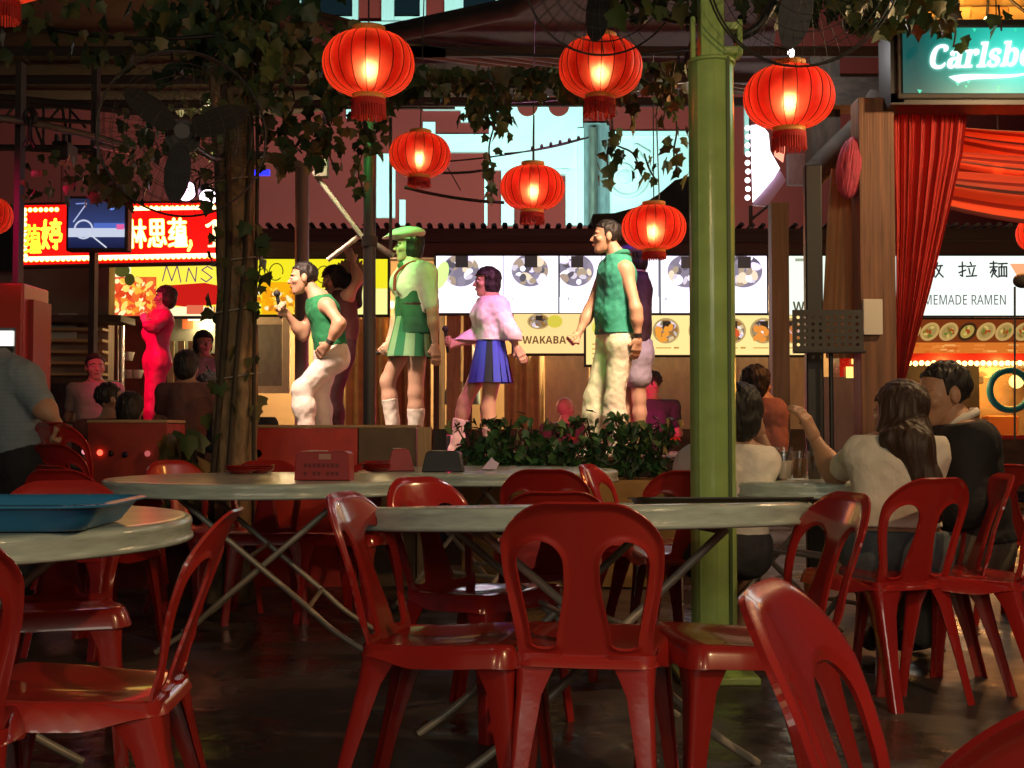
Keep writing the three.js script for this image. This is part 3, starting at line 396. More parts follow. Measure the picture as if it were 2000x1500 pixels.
chair(2080, 940, 4.3, -2.2, 'red plastic chair at the right edge behind the profile chair');
for (let k = 0; k < 3; k++) chair(98, 822, 5.7, 2.55, ['bottom red chair of the stack under the striped man\'s hand', 'middle red chair of the stack under the striped man\'s hand', 'top red chair of the stack, gripped by the striped man'][k], { y: k * .1 });

// ------------------------------------------------------------------ round folding tables
function table(label, c, r, tilt = 0, turn = 0) {
  const o = thing('folding_table', label, 'table', c, 'round folding tables of the hawker court'); o.rotation.order = 'YXZ'; o.rotation.set(0, turn, 0);
  const top = new THREE.Group(); const H = .74;
  const t = part('tabletop', lathe([[0, H], [r * .5, H], [r - .03, H], [r - .012, H - .002], [r - .003, H - .008], [r, H - .018], [r - .004, H - .026], [r - .004, H - .046], [r + .002, H - .05], [r + .003, H - .058], [r - .004, H - .063], [r - .02, H - .063], [r - .025, H - .02], [0, H - .02]], 96), M.tableTop, o, false);
  t.geometry.translate(0, -H, 0); t.position.y = H; t.rotation.x = tilt; if (tilt) t.rotation.y = 0;
  const uv = t.geometry.attributes.uv; for (let i = 0; i < uv.count; i++) uv.setXY(i, uv.getX(i) * 7, uv.getY(i) * 1.5);
  for (const s of [-1, 1]) { // two crossing leg frames, each a bent steel tube with two cross bars
    const z = .3 * (s > 0 ? 1 : .9), pts = s2 => [V(-s * .36, .68, s2 * z), V(s * .2, .2, s2 * z), V(s * .30, .11, s2 * z), V(s * .44, .015, s2 * z)];
    for (const s2 of [-1, 1]) part('leg', tube(pts(s2), .0125, 36, 10), M.steel, o, false);
    part('cross_bar', rod(V(-s * .355, .675, -z), V(-s * .355, .675, z), .0125), M.steel, o, false); part('cross_bar', rod(V(s * .2, .2, -z), V(s * .2, .2, z), .011), M.steel, o, false); part('cross_bar', rod(V(-s * .05, .415, -z), V(-s * .05, .415, z), .009), M.steel, o, false);
  }
  part('bracket', box(.5, .02, .05, 0, .665, 0), M.dark, o, false); return o;
}
const G0 = p => V(p.x, 0, p.z);
table('near left round table carrying the blue basin', V(-1.515, -.012, -3.1), .69, 0, .4);
table('middle round table in front, its grey rim level with the eye', V(.2, -.014, -3.72), .69, -.058, .25);
table('left round table with the red tissue box on it', V(-1.077, 0, -5.5), .72, 0, .06);
table('far round table before the hedge, with the black caddy', V(-.13, 0, -6.62), .7, 0, .8);
table('right round table where three people sit', G0(P(1590, 940, 5.3)), .46, 0, .5);

// things on the tables
{ const c = V(-1.26, .73, -2.82), o = thing('plastic_basin', 'shallow blue plastic basin on the near left table', 'basin', c); const hw = .34, hd = .2;
  const sdf = (u, v) => { const x = Math.abs(u) - .27, y = Math.abs(v) - .13; return Math.hypot(Math.max(x, 0), Math.max(y, 0)) + Math.min(Math.max(x, y), 0) - .09; };
  const m = mat(.025, .19, .40, .32), g = shell(sdf, -hw - .04, hw + .04, -hd - .04, hd + .04, 90, 60, (u, v, s) => { const e = -s, wall = sst(.045, .012, e), lip = sst(.014, .008, e); return [u * (1 + .06 * wall), .003 + .058 * wall - .004 * lip, v * (1 + .08 * wall)]; }, .004);
  part('tub', g, m, o, false); o.rotation.y = .05; }
{ const o = thing('serving_tray', 'dark brown serving tray lying on the right half of the middle table', 'tray', V(0, 0, 0)); const c = V(.60, .742, -3.60); o.position.copy(c); o.rotation.x = -.058;
  const sdf = (u, v) => { const x = Math.abs(u) - .2, y = Math.abs(v) - .13; return Math.hypot(Math.max(x, 0), Math.max(y, 0)) + Math.min(Math.max(x, y), 0) - .05; };
  part('tray_plate', shell(sdf, -.27, .27, -.2, .2, 70, 50, (u, v, s) => [u, .004 + .024 * sst(.03, .006, -s), v], .004), mat(.035, .022, .012, .4), o, false); o.position.y = .724; }
function tissueBox(label, px, py, d, w, h, dep, m, yaw, slant) {
  const c = P(px, py, d); c.y = .742; const o = thing('tissue_holder', label, 'tissue box', c, null, yaw), hw = w / 2, s = new THREE.Shape(); s.moveTo(-hw, 0); s.lineTo(hw, 0); s.lineTo(hw - slant, h * .93); s.lineTo(hw - slant - .012, h); s.lineTo(-hw + slant + .012, h); s.lineTo(-hw + slant, h * .93); s.closePath();
  part('case', new THREE.ExtrudeGeometry(s, { depth: dep, bevelEnabled: true, bevelSize: .004, bevelThickness: .004, bevelSegments: 2 }).translate(0, .004, -dep / 2), m, o, false);
  part('tissue_slot', box(w * .34, .004, .02, -w * .12, h + .009, 0), M.paper, o, false);
  return o;
}
{ const o = tissueBox('larger red plastic tissue box with embossed lettering on the left table', 634, 936, 5.15, .225, .112, .1, mat(.36, .02, .018, .35), -.05, .006); const k = mat(.16, .008, .008, .5);
  for (let r = 0; r < 2; r++) for (let i = 0; i < 8; i++) if (!(r && (i == 1 || i == 4))) part('embossed_mark', box(.012, .016, .003, -.07 + i * .019, .062 - r * .034, .0555), k, o, false);
  part('worn_sticker', box(.05, .022, .002, .012, .098, .055), mat(.5, .25, .2, .6), o, false); }
tissueBox('small red tapered tissue box on the far table', 782, 921, 6.3, .135, .105, .1, mat(.36, .02, .018, .35), .1, .028);
tissueBox('black tapered caddy on the far table, right of the red boxes', 866, 921, 6.2, .2, .095, .12, M.black, -.05, .022);
single('folded_napkin', (() => { const a = P(953, 913, 6.4), s = new THREE.Shape([[0, 0], [.07, .0], [.085, .03], [.06, .045], [.05, .06], [.03, .035]].map(p => new THREE.Vector2(...p))); return new THREE.ExtrudeGeometry(s, { depth: .02, bevelEnabled: true, bevelSize: .002, bevelThickness: .002 }).rotateX(-.25).translate(a.x - .03, .744, a.z); })(), mat(.75, .62, .85, .7), 'crumpled lilac-white napkin on the far table', 'napkin');
for (const [px, d, lab] of [[470, 5.9, 'left red plastic saucer stack on the left table, near the red box'], [505, 6.0, 'right red plastic saucer stack on the left table, near the red box'], [735, 6.25, 'red saucer stack between the two tissue boxes']]) { const a = P(px, 920, d); const o = thing('saucer_stack', lab, 'saucers', V(a.x, .742, a.z)); for (let k = 0; k < 3; k++) part('saucer', lathe([[0, .002], [.045, .003], [.075, .02], [.078, .021], [.074, .016], [.046, 0]], 28).translate(0, k * .009, 0), M.redDark, o, false); }
function glass(px, d, lab, h, fill, col) { const a = P(px, 935, d), o = thing('drinking_glass', lab, 'glass', V(a.x, .742, a.z), 'glasses on the right table'); part('tumbler', lathe([[0, .004], [.028, .004], [.034, h], [.037, h], [.031, 0], [0, 0]], 24), mat(.95, .95, .95, .04, { transmission: 1 }), o, false); part('drink', lathe([[0, .006], [.027, .006], [.0315, fill], [0, fill]], 20), col, o, false); part('straw', rod(V(0, .02, 0), V(.03, h + .06, .01), .003), M.black, o, false); }
glass(1532, 5.15, 'tall glass with a dark straw by the short-haired woman\'s elbow', .14, .08, mat(.5, .42, .34, .2)); glass(1562, 5.2, 'glass of iced brown tea in the middle of the right table', .12, .09, mat(.25, .12, .05, .2)); glass(1592, 5.1, 'glass of dark cola by the long-haired woman\'s arm', .12, .10, mat(.08, .025, .012, .2));

// ------------------------------------------------------------------ green column with its brackets
{ const d = 4.75, c = P(1396, 1346, d); c.y = 0; const o = thing('green_column', 'light green fluted steel column at right of centre', 'column', c), pts = [], R = .0865, n = 72;
  const s = new THREE.Shape(); for (let i = 0; i < n; i++) { const a = i / n * 2 * Math.PI, r = R * (1 - .045 * Math.pow(Math.abs(Math.sin(a * 4)), .5) + .025); i ? s.lineTo(Math.cos(a) * r, Math.sin(a) * r) : s.moveTo(r, 0); }
  const y = py => P(1396, py, d).y; part('shaft', new THREE.ExtrudeGeometry(s, { depth: y(122), bevelEnabled: false }).rotateX(-Math.PI / 2), M.green, o, false);
  part('base_plate', box(.3, .03, .3, 0, .015, 0, .008), M.green, o, false); part('base_collar', lathe([[.088, 0], [.108, .03], [.108, .12], [.09, .15]], 32), M.green, o, false);
  part('collar', lathe([[.06, y(128)], [.094, y(128)], [.094, y(120)], [.06, y(116)]], 32), M.green, o, false);
  part('upper_shaft', box(.092, 1.6, .092, 0, y(122) + .79, 0, .008), M.green, o, false);
  for (const py of [55, 102]) { const b = part('bracket', box(.09, .03, .07, .075, y(py), .0, .006), M.green, o, false); } part('bracket_plate', box(.02, .14, .075, .108, y(78), 0, .004), M.green, o, false);
  part('cable_clip', box(.02, .17, .03, -.075, y(80), .03, .008), M.green, o, false); part('joint_strip', box(.012, y(122), .012, .052, y(122) / 2, .075), mat(.06, .11, .02, .5), o, false); }
// ------------------------------------------------------------------ fans
function fan(label, c, R, dir, arm) {
  const o = thing('cage_fan', label, 'fan', c, 'black cage fans under the canopy'), g = [], t = M.black;
  for (const z of [.09, -.09]) for (let k = 1; k <= 6; k++) { const r = R * k / 6; g.push(new THREE.TorusGeometry(r, k == 6 ? .004 : .0016, 5, 64).translate(0, 0, z * (1 - .75 * (k / 6) ** 4))); }
  for (const z of [.09, -.09]) for (let a = 0; a < 44; a++) { const t0 = a / 44 * Math.PI * 2, p = []; for (let k = 0; k <= 4; k++) { const r = lerp(.05, R, k / 4); p.push(V(Math.cos(t0 + k * .04) * r, Math.sin(t0 + k * .04) * r, z * (1 - .75 * (r / R) ** 4))); } g.push(tube(p, .0010, 5, 4)); }
  const q = new THREE.Quaternion().setFromUnitVectors(V(0, 0, 1), dir.clone().normalize());
  const P2 = (n, geo, m) => part(n, geo.applyQuaternion(q), m, o, false);
  P2('wire_cage', join(g), t); P2('hub_disc', new THREE.CylinderGeometry(.035, .035, .02, 24).rotateX(Math.PI / 2).translate(0, 0, .1), M.black); P2('motor', new THREE.CylinderGeometry(.08, .07, .18, 24).rotateX(Math.PI / 2).translate(0, 0, -.18), M.black);
  for (let k = 0; k < 3; k++) { const b = shell((u, v) => Math.hypot(u / .5, v / .32) - 1, -.6, .6, -.4, .4, 20, 12, (u, v) => { const x = (u * .74 + .47) * R, yy = v * .9 * R; return [x * 1.0, yy * .55, v * .16 * R]; }, .003).rotateZ(k * 2.094 + .4); P2('blade', b, M.black); }
  if (arm) part('arm', tube([V(0, 0, 0).addScaledVector(dir.clone().normalize(), -.2), arm.clone().sub(c).multiplyScalar(.6).add(V(0, -.05, -.05)), arm.clone().sub(c)], .018, 20), M.black, o, false);
}
fan('black cage fan hanging above the upper middle lantern, left of the green column', P(1178, -52, 5.15), .335, V(-.1, -.35, 1), P(1385, 40, 4.78));
fan('black cage fan above the lantern right of the green column', P(1572, -72, 4.55), .375, V(.1, -.3, 1), P(1430, 78, 4.75));
fan('black cage fan dark before the canopy at upper left, by the tree trunk', P(356, 262, 5.6), .375, V(.25, -.1, 1), P(446, 300, 6.88));
// ------------------------------------------------------------------ lanterns
const lanternCloth = new THREE.MeshPhysicalMaterial({ color: rgb(1, 1, 1), map: dataTex(128, (u, v) => { const k = .88 + .3 * (F2(u, v) - .5) + .14 * (F3(u * 2, v * 2) - .5); return [1.02 * k, .031 * k, .0115 * k].map(c => Math.pow(clamp(c), 1 / 2.2)); }, true), transmission: .75, thickness: .01, ior: 1.25, roughness: .6, side: THREE.DoubleSide });
const lanternRed = mat(.42, .012, .01, .7), lanternGold = mat(.62, .36, .08, .4), ribM = mat(.05, .008, .005, .8);
function lantern(label, px, py, d, w, k = 1, I = .55, cord = 1.2, seam = 20) {
  const o = thing('paper_lantern', label, 'lantern', P(px, py, d), 'red lanterns hung across the court'), R = w * d / FPX / 2, h = R * .67, ro = R * .34, N = 20;
  const prof = t => { const a = lerp(-1, 1, t) * 1.18, x = Math.cos(a); return [ro + (R - ro) * Math.pow(Math.max(0, (x - Math.cos(1.18)) / (1 - Math.cos(1.18))), .7), h * Math.sin(a) / Math.sin(1.18) ]; };
  const pos = [], uv = [], idx = [], A = N * 6, S = 20; for (let s = 0; s <= S; s++) { const [r, y] = prof(s / S); for (let a = 0; a <= A; a++) { const th = a / A * 2 * Math.PI, f = 1 - .035 * (1 - Math.abs(Math.sin(th * N / 2))) * (r - ro) / (R - ro); pos.push(Math.cos(th) * r * f, y, Math.sin(th) * r * f); uv.push(a / A * 6, s / S * 2); } }
  for (let s = 0; s < S; s++) for (let a = 0; a < A; a++) { const i = s * (A + 1) + a; idx.push(i, i + A + 1, i + 1, i + 1, i + A + 1, i + A + 2); }
  const g = new THREE.BufferGeometry(); g.setAttribute('position', new THREE.Float32BufferAttribute(pos, 3)); g.setAttribute('uv', new THREE.Float32BufferAttribute(uv, 2)); g.setIndex(idx); g.computeVertexNormals(); part('lantern_shade', g, lanternCloth, o, false);
  const ribP = []; for (let s = 0; s <= 12; s++) { const [r, y] = prof(s / 12); ribP.push(V(r * .975, y, 0)); } const rib = tube(ribP, R * .010, 24, 5); const off = rr(0, 1); for (let a = 0; a < N; a++) { const m = part('rib', rib, ribM, o, false); m.rotation.y = a / N * Math.PI * 2; }
  part('top_ring', lathe([[ro * .7, h], [ro * 1.06, h], [ro * 1.06, h + R * .13], [ro * .9, h + R * .14]], 28), lanternGold, o, false); part('bottom_ring', lathe([[ro * .7, -h], [ro * 1.06, -h], [ro * 1.06, -h - R * .12], [ro * .9, -h - R * .12]], 28), lanternGold, o, false);
  if (k) { const fr = []; for (let a = 0; a < 40; a++) { const t = a / 40 * Math.PI * 2, r = ro * 1.02; fr.push(rod(V(Math.cos(t) * r, -h - R * .1, Math.sin(t) * r), V(Math.cos(t + rr(-.05, .05)) * r * 1.06, -h - R * rr(.46, .52) * k, Math.sin(t) * r * 1.06), R * .026, R * .022, 5)); } part('fringe', join(fr), lanternRed, o, false); part('fringe_band', lathe([[ro, -h - R * .11], [ro * 1.1, -h - R * .12], [ro * 1.1, -h - R * .24], [ro, -h - R * .25]], 28), lanternRed, o, false); }
  const b = V(0, -R * .08, 0); part('bulb', sphere(b, R * .115, 1, 1.2, 1), glow(50, 34, 15), o, false); part('cord', rod(V(0, h, 0), V(0, h + cord, 0), .004), M.black, o, false); part('lamp_holder', rod(V(0, R * .06, 0), V(0, h, 0), R * .05), M.dark, o, false);
  point(0xffb060, I * .18 * rr(.8, 1.2) * R * R / .04, o.position.clone().add(b), 1.2); o.rotation.set(rr(-.04, .04), rr(0, 6), rr(-.04, .04)); return o;
}
lantern('large red lantern at upper left of centre, nearest the dark pole', 720, 125, 5.6, 182, 1, .55, .9);
lantern('large red lantern in the upper middle under the cage fan', 1173, 132, 6.1, 166, 1, .55, .6);
lantern('large red lantern right of the green column', 1541, 190, 5.7, 178, 1, .6, .5);
lantern('small red lantern above the woman in the flat cap', 820, 303, 8.4, 122, .7, .55, 1);
lantern('small red lantern above the girl in the blue skirt', 1040, 367, 8.1, 127, .9, .55, 1);
lantern('small red lantern behind the teal-shirted man\'s head', 1277, 445, 7.9, 127, .6, .55, 1);
lantern('red lantern cut off at the upper left corner', 4, -72, 5.0, 200, 1, .5, .8);
lantern('orange-red lantern cut off at the left edge, level with the running-text board', -32, 420, 8.5, 110, .6, .5, 1);
lantern('red lantern cut off at the right edge beside the striped swag', 2042, 455, 8.2, 110, .6, .5, 1);
// ------------------------------------------------------------------ right: post, beam, curtains, lit beer sign
single('wooden_post', boxAt(1688, 190, 1746, 1290, 6.3, .15, .006), M.post, 'brown wooden post carrying the music stand\'s neighbour note, right of the column', 'post').userData.label = 'square brown wooden post between the tan cloth and the red curtain';
single('dark_brace', tube([P(1720, 190, 6.7), P(1690, 240, 6.7), P(1640, 290, 6.75), P(1585, 345, 6.8)], .075, 30, 10), worn(.075, .055, .042, .8, .4), 'dark timber brace slanting down from the post to the black pole', 'brace');
single('rough_beam', join([boxAt(1585, 150, 1745, 205, 7.0, .2), boxAt(1585, 110, 1640, 330, 7.1, .15)]), worn(.08, .06, .045, .8, .4), 'dark timber head beam behind the right lantern', 'beam');
single('black_pole', boxAt(1581, 320, 1606, 1290, 6.1, .06, .01), M.black, 'black square pole left of the wooden post, behind the music stand', 'pole');
single('grey_column', boxAt(1511, 395, 1540, 990, 11.0, .14), worn(.13, .115, .10, .6, .3), 'slim grey column beyond the seated people', 'column');
single('note_card', boxAt(1687, 584, 1724, 654, 6.27, .02, .004), M.paper, 'small pale note card fixed on the wooden post', 'notice');
function cloth(pts, rows, folds, amp, d) { // pts: [xl, xr, y] pixel rows from top to bottom
  const pos = [], uv = [], idx = [], W = 90, H = 40; for (let j = 0; j <= H; j++) { const t = j / H * (pts.length - 1), k = Math.min(pts.length - 2, Math.floor(t)), f = t - k, L = lerp(pts[k][0], pts[k + 1][0], f), R = lerp(pts[k][1], pts[k + 1][1], f), y = lerp(pts[k][2], pts[k + 1][2], f); for (let i = 0; i <= W; i++) { const u = i / W, p = P(lerp(L, R, u), y, d); pos.push(p.x, p.y, p.z + amp * (Math.sin(u * folds * 6.28 + j * .02) + .5 * Math.sin(u * folds * 2.3 * 6.28 + 1))); uv.push(u, j / H); } }
  for (let j = 0; j < H; j++) for (let i = 0; i < W; i++) { const a = j * (W + 1) + i; idx.push(a, a + W + 1, a + 1, a + 1, a + W + 1, a + W + 2); } const g = new THREE.BufferGeometry(); g.setAttribute('position', new THREE.Float32BufferAttribute(pos, 3)); g.setAttribute('uv', new THREE.Float32BufferAttribute(uv, 2)); g.setIndex(idx); g.computeVertexNormals(); return g;
}
const stripes = (dir, cols, n) => { const t = canvasTex(512, 64, (c, w, h) => { let x = 0, k = 0; while (x < w) { const q = cols[k++ % cols.length]; c.fillStyle = q[0]; c.fillRect(x, 0, q[1], h); x += q[1]; } }); t.wrapS = t.wrapT = THREE.RepeatWrapping; if (dir) { t.rotation = Math.PI / 2; } t.repeat.set(n, n); return t; };
single('striped_curtain', cloth([[1742, 1892, 196], [1744, 1880, 300], [1748, 1850, 430], [1748, 1818, 560], [1746, 1785, 680], [1748, 1764, 752]], 6, 6, .022, 6.45), mat(1, 1, 1, .8, { map: stripes(0, [['#b01c14', 40], ['#7a120e', 14], ['#c8281a', 34], ['#3c0808', 10], ['#d8402a', 12]], 3), transmission: .2, thickness: 0 }), 'red striped curtain gathered against the wooden post', 'curtain');
single('tan_cloth', cloth([[1622, 1692, 330], [1614, 1690, 450], [1606, 1690, 600], [1612, 1690, 700]], 4, 2, .012, 6.55), worn(.40, .22, .11, .85, .15), 'tan hanging cloth between the black pole and the wooden post', 'curtain');
single('pink_cloth', sphere(V(0, 0, 0), 1, 1, 1, 1, 30, 24).scale(.075, .165, .06).rotateZ(-.12).translate(...P(1662, 328, 6.35).toArray()), worn(.42, .05, .09, .75, .3, { bumpMap: tWood, bumpScale: .02 }), 'bunched pink cloth tied at the top of the wooden post', 'cloth');
for (const [y0, y1, l, r, k, lab] of [[248, 300, 1866, 2160, 0, 'upper orange-red striped swag beside the curtain'], [298, 352, 1858, 2160, 1, 'middle orange-red striped swag beside the curtain'], [335, 410, 1846, 2160, 2, 'lowest orange-red striped swag beside the curtain']]) {
  const pos = [], uv = [], idx = [], W = 50, H = 24, d = 7.0 - k * .08; for (let j = 0; j <= H; j++) for (let i = 0; i <= W; i++) { const u = i / W, v = j / H, sag = 40 * (1 - (1 - u) ** 2) * (.3 + .7 * v), p = P(lerp(l, r, u), lerp(y0, y1, v) + sag, d); pos.push(p.x, p.y, p.z + .03 * Math.sin(v * 12 + k) + .1 * Math.sin(v * 3.1)); uv.push(v, u); }
  for (let j = 0; j < H; j++) for (let i = 0; i < W; i++) { const a = j * (W + 1) + i; idx.push(a, a + W + 1, a + 1, a + 1, a + W + 1, a + W + 2); } const g = new THREE.BufferGeometry(); g.setAttribute('position', new THREE.Float32BufferAttribute(pos, 3)); g.setAttribute('uv', new THREE.Float32BufferAttribute(uv, 2)); g.setIndex(idx); g.computeVertexNormals();
  single('striped_swag', g, mat(1, 1, 1, .8, { map: stripes(0, [['#d84a24', 90], ['#8a1c10', 40], ['#e0542c', 80], ['#4a0c08', 46]], 1), transmission: .3, thickness: 0 }), lab, 'drapery');
}
point(0xff9a50, 9, P(1950, 330, 7.6), 8); { const o = thing('pendant_lamp', 'warm hidden bulb behind the striped swags', 'lamp', P(1950, 330, 7.6)); part('bulb', sphere(V(), .035), glow(8, 4, 1.5), o, false); part('cord', rod(V(0, .03, 0), V(0, 1.2, 0), .004), M.black, o, false); }
{ const o = pixelSign('beer_sign', 'green lit beer brand sign box at the upper right corner', 1764, 54, 2140, 182, 6.15, glowMap(canvasTex(1504, 512, (c, w, h) => {
    const g = c.createRadialGradient(860, 280, 60, 860, 280, 760); g.addColorStop(0, '#46e8d4'); g.addColorStop(.5, '#1a9a88'); g.addColorStop(1, '#0c4a48'); c.fillStyle = g; c.fillRect(0, 0, w, h);
    c.fillStyle = '#38d4a8'; for (let k = 0; k < 16; k++) { const x = rr(0, w), y = k % 2 ? rr(0, 90) : rr(400, 500), s = rr(16, 40); c.beginPath(); c.moveTo(x, y); c.lineTo(x + s, y + s * .2); c.lineTo(x + s * .5, y + s); c.fill(); }
    c.save(); c.translate(190, 300); c.transform(.86, -.03, 0, 1, 0, 0); c.shadowColor = '#b8fff4'; c.shadowBlur = 26; c.fillStyle = '#ffffff'; c.font = 'italic bold 250px serif'; c.fillText('Carlsberg', -4, 20); c.lineWidth = 9; c.strokeStyle = '#ffffff'; c.strokeText('Carlsberg', -4, 20);
    c.beginPath(); c.moveTo(190, 90); c.bezierCurveTo(420, 40, 700, 130, 1000, 60); c.bezierCurveTo(760, 160, 460, 80, 280, 140); c.fill(); c.restore(); }), 1.25), .9, 0x9fffee);
  part('sign_frame', join([boxAt(1740, 40, 1764, 200, 6.18, .2), boxAt(1740, 182, 2160, 204, 6.18, .2), boxAt(1740, 38, 2160, 54, 6.18, .2)]), M.black, o); }
{ // golden scalloped roof lit from below at the upper right
  const o = thing('scalloped_roof', 'golden lit roof of scalloped shingles at the upper right', 'roof', P(1950, 20, 8.6)); const sh = (() => { const s = new THREE.Shape(); s.moveTo(-.07, .08); s.lineTo(.07, .08); s.lineTo(.07, 0); s.absarc(0, 0, .07, 0, Math.PI, true); s.closePath(); return new THREE.ExtrudeGeometry(s, { depth: .012, bevelEnabled: true, bevelSize: .003, bevelThickness: .003, bevelSegments: 1 }); })(), m = [worn(.62, .36, .10, .6, .2), worn(.5, .27, .07, .6, .2), worn(.7, .45, .16, .6, .2)];
  for (let r = 0; r < 6; r++) for (let i = 0; i < 14; i++) { const q = part('shingle', sh, m[(i * 7 + r * 3) % 3], o, false), p = P(1780 + i * 36 + (r % 2) * 18 + r * 6, 62 - r * 25, 8.5 + r * .03); q.position.copy(p).sub(o.position); q.rotation.x = .35; q.rotation.z = rr(-.03, .03); }
  part('board', boxAt(1700, -120, 2300, 66, 8.9, .1), M.brown, o); point(0xffc060, 2.4, P(1930, 40, 8.0), 4); part('bulb', sphere(P(1930, 40, 8.0), .03), glow(6, 4, 1.6), o);
  part('rail', rod(P(1890, 66, 8.2), P(2100, 40, 8.2), .012), M.black, o); part('rail', rod(P(1930, 0, 8.2), P(1926, 62, 8.2), .01), M.black, o); part('rail', rod(P(1950, -20, 8.2), P(2010, 30, 8.2), .01), M.black, o); }
// ------------------------------------------------------------------ music stand
{ const d = 5.9, a = P(1548, 688, d), b = P(1686, 602, d), w = b.x - a.x, h = b.y - a.y, c = V((a.x + b.x) / 2, 0, -d), o = thing('music_stand', 'black perforated music stand in front of the black pole', 'music stand', c), y0 = a.y;
  const sdf = (u, v) => { let s = Math.max(Math.abs(u) - w / 2, Math.abs(v - h / 2) - h / 2); const cu = w / 9.6, cv = h / 6.2, iu = Math.round(u / cu), iv = Math.round((v - h / 2) / cv); if (Math.abs(iu) <= 4 && Math.abs(iv) <= 2) s = Math.max(s, -(Math.hypot(u - iu * cu, v - h / 2 - iv * cv) - .0085)); return s; };
  part('desk', shell(sdf, -w / 2 - .01, w / 2 + .01, -.01, h + .01, 150, 100, (u, v) => [u + v * .04, y0 + v * .98, -v * .18], .003), M.black, o, false); part('shelf', box(w, .012, .05, 0, y0, .02, .003), M.black, o, false); part('stem', rod(V(.02, .2, -.02), V(.02, y0 + .1, -.03), .011), M.black, o, false);
  for (let k = 0; k < 3; k++) part('foot', rod(V(.02, .3, -.02), V(.02 + Math.cos(k * 2.1 + .5) * .26, .015, -.02 + Math.sin(k * 2.1 + .5) * .26), .01), M.black, o, false); part('collar', rod(V(.02, .28, -.02), V(.02, .36, -.02), .017), M.dark, o, false); }
{ const o = thing('snack_kiosk', 'dark kiosk with a small yellow lit menu between pole and post', 'kiosk', P(1645, 1000, 9)); part('body', boxAt(1612, 736, 1700, 1050, 9, .5), worn(.07, .055, .075, .6, .3), o); part('sign_case', boxAt(1640, 690, 1700, 738, 9.02, .3), M.red, o); part('sign_panel', boxAt(1654, 716, 1698, 738, 8.98, .02), glow(1.6, 1.05, .28), o); part('sign_letters', join([0, 1, 2, 3].map(k => boxAt(1664 + k * 8, 701, 1669 + k * 8, 711, 8.99, .01))), glow(1.8, 1.2, .3), o); area(0xffd060, 1.4, .16, .08, P(1676, 727, 8.94), V(0, 0, 1)); }
// ------------------------------------------------------------------ white bulb-edged neon sign beyond the column
{ const d = 12.4, o = thing('neon_sign', 'blazing white neon sign edged with bulbs, right of the green column', 'sign', P(1500, 320, d)), S = pts => new THREE.Shape(pts.map(([x, y]) => { const p = P(x, y, d); return new THREE.Vector2(p.x, p.y); })), ext = (pts, z, t) => new THREE.ExtrudeGeometry(S(pts), { depth: t, bevelEnabled: false }).translate(0, 0, -d + z);
  part('neon_panel', ext([[1466, 246], [1486, 244], [1500, 262], [1503, 296], [1522, 330], [1510, 350], [1482, 383], [1470, 396], [1468, 330]], 0, .03), glow(2.6, 2.3, 2.6), o); part('sign_wing', ext([[1470, 400], [1524, 332], [1536, 352], [1500, 402]], -.06, .05), worn(.4, .3, .45, .5, .2), o);
  const bm = glow(3, 2.6, 2.7), bg = new THREE.SphereGeometry(.028, 10, 8); for (let k = 0; k < 9; k++) { const m = part('neon_bulb', bg, bm, o, false); m.position.copy(P(1460 + (k % 2), 250 + k * 17, d - .05)).sub(o.position); }
  part('neon_flame', ext([[1508, 276], [1524, 268], [1532, 290], [1528, 318], [1512, 306]], .02, .02), glow(2.2, .55, .35), o); part('neon_flame', ext([[1540, 270], [1556, 264], [1552, 282], [1542, 284]], .02, .02), glow(2.2, 1.2, 1.1), o); part('bracket', rod(P(1466, 402, d), P(1466, 445, d), .02), M.dark, o); part('bracket', rod(P(1466, 430, d), P(1500, 402, d), .015), M.dark, o); part('frame', boxAt(1540, 300, 1572, 360, d + .3, .1), worn(.2, .16, .15, .7, .2), o); area(0xffeefc, 1.8, .45, .8, P(1485, 320, d - .06), V(0, -.1, 1)); }
{ const o = thing('white_lamp', 'small bright white lamp above the right lantern', 'lamp', P(1545, 103, 6.6)); part('bulb', sphere(V(), .022, .8, 1.4, .8), glow(9, 9, 9), o, false); part('lamp_holder', rod(V(0, .02, 0), V(.01, .16, 0), .015), M.black, o, false); point(0xffffff, .8, o.position.clone(), 1); }
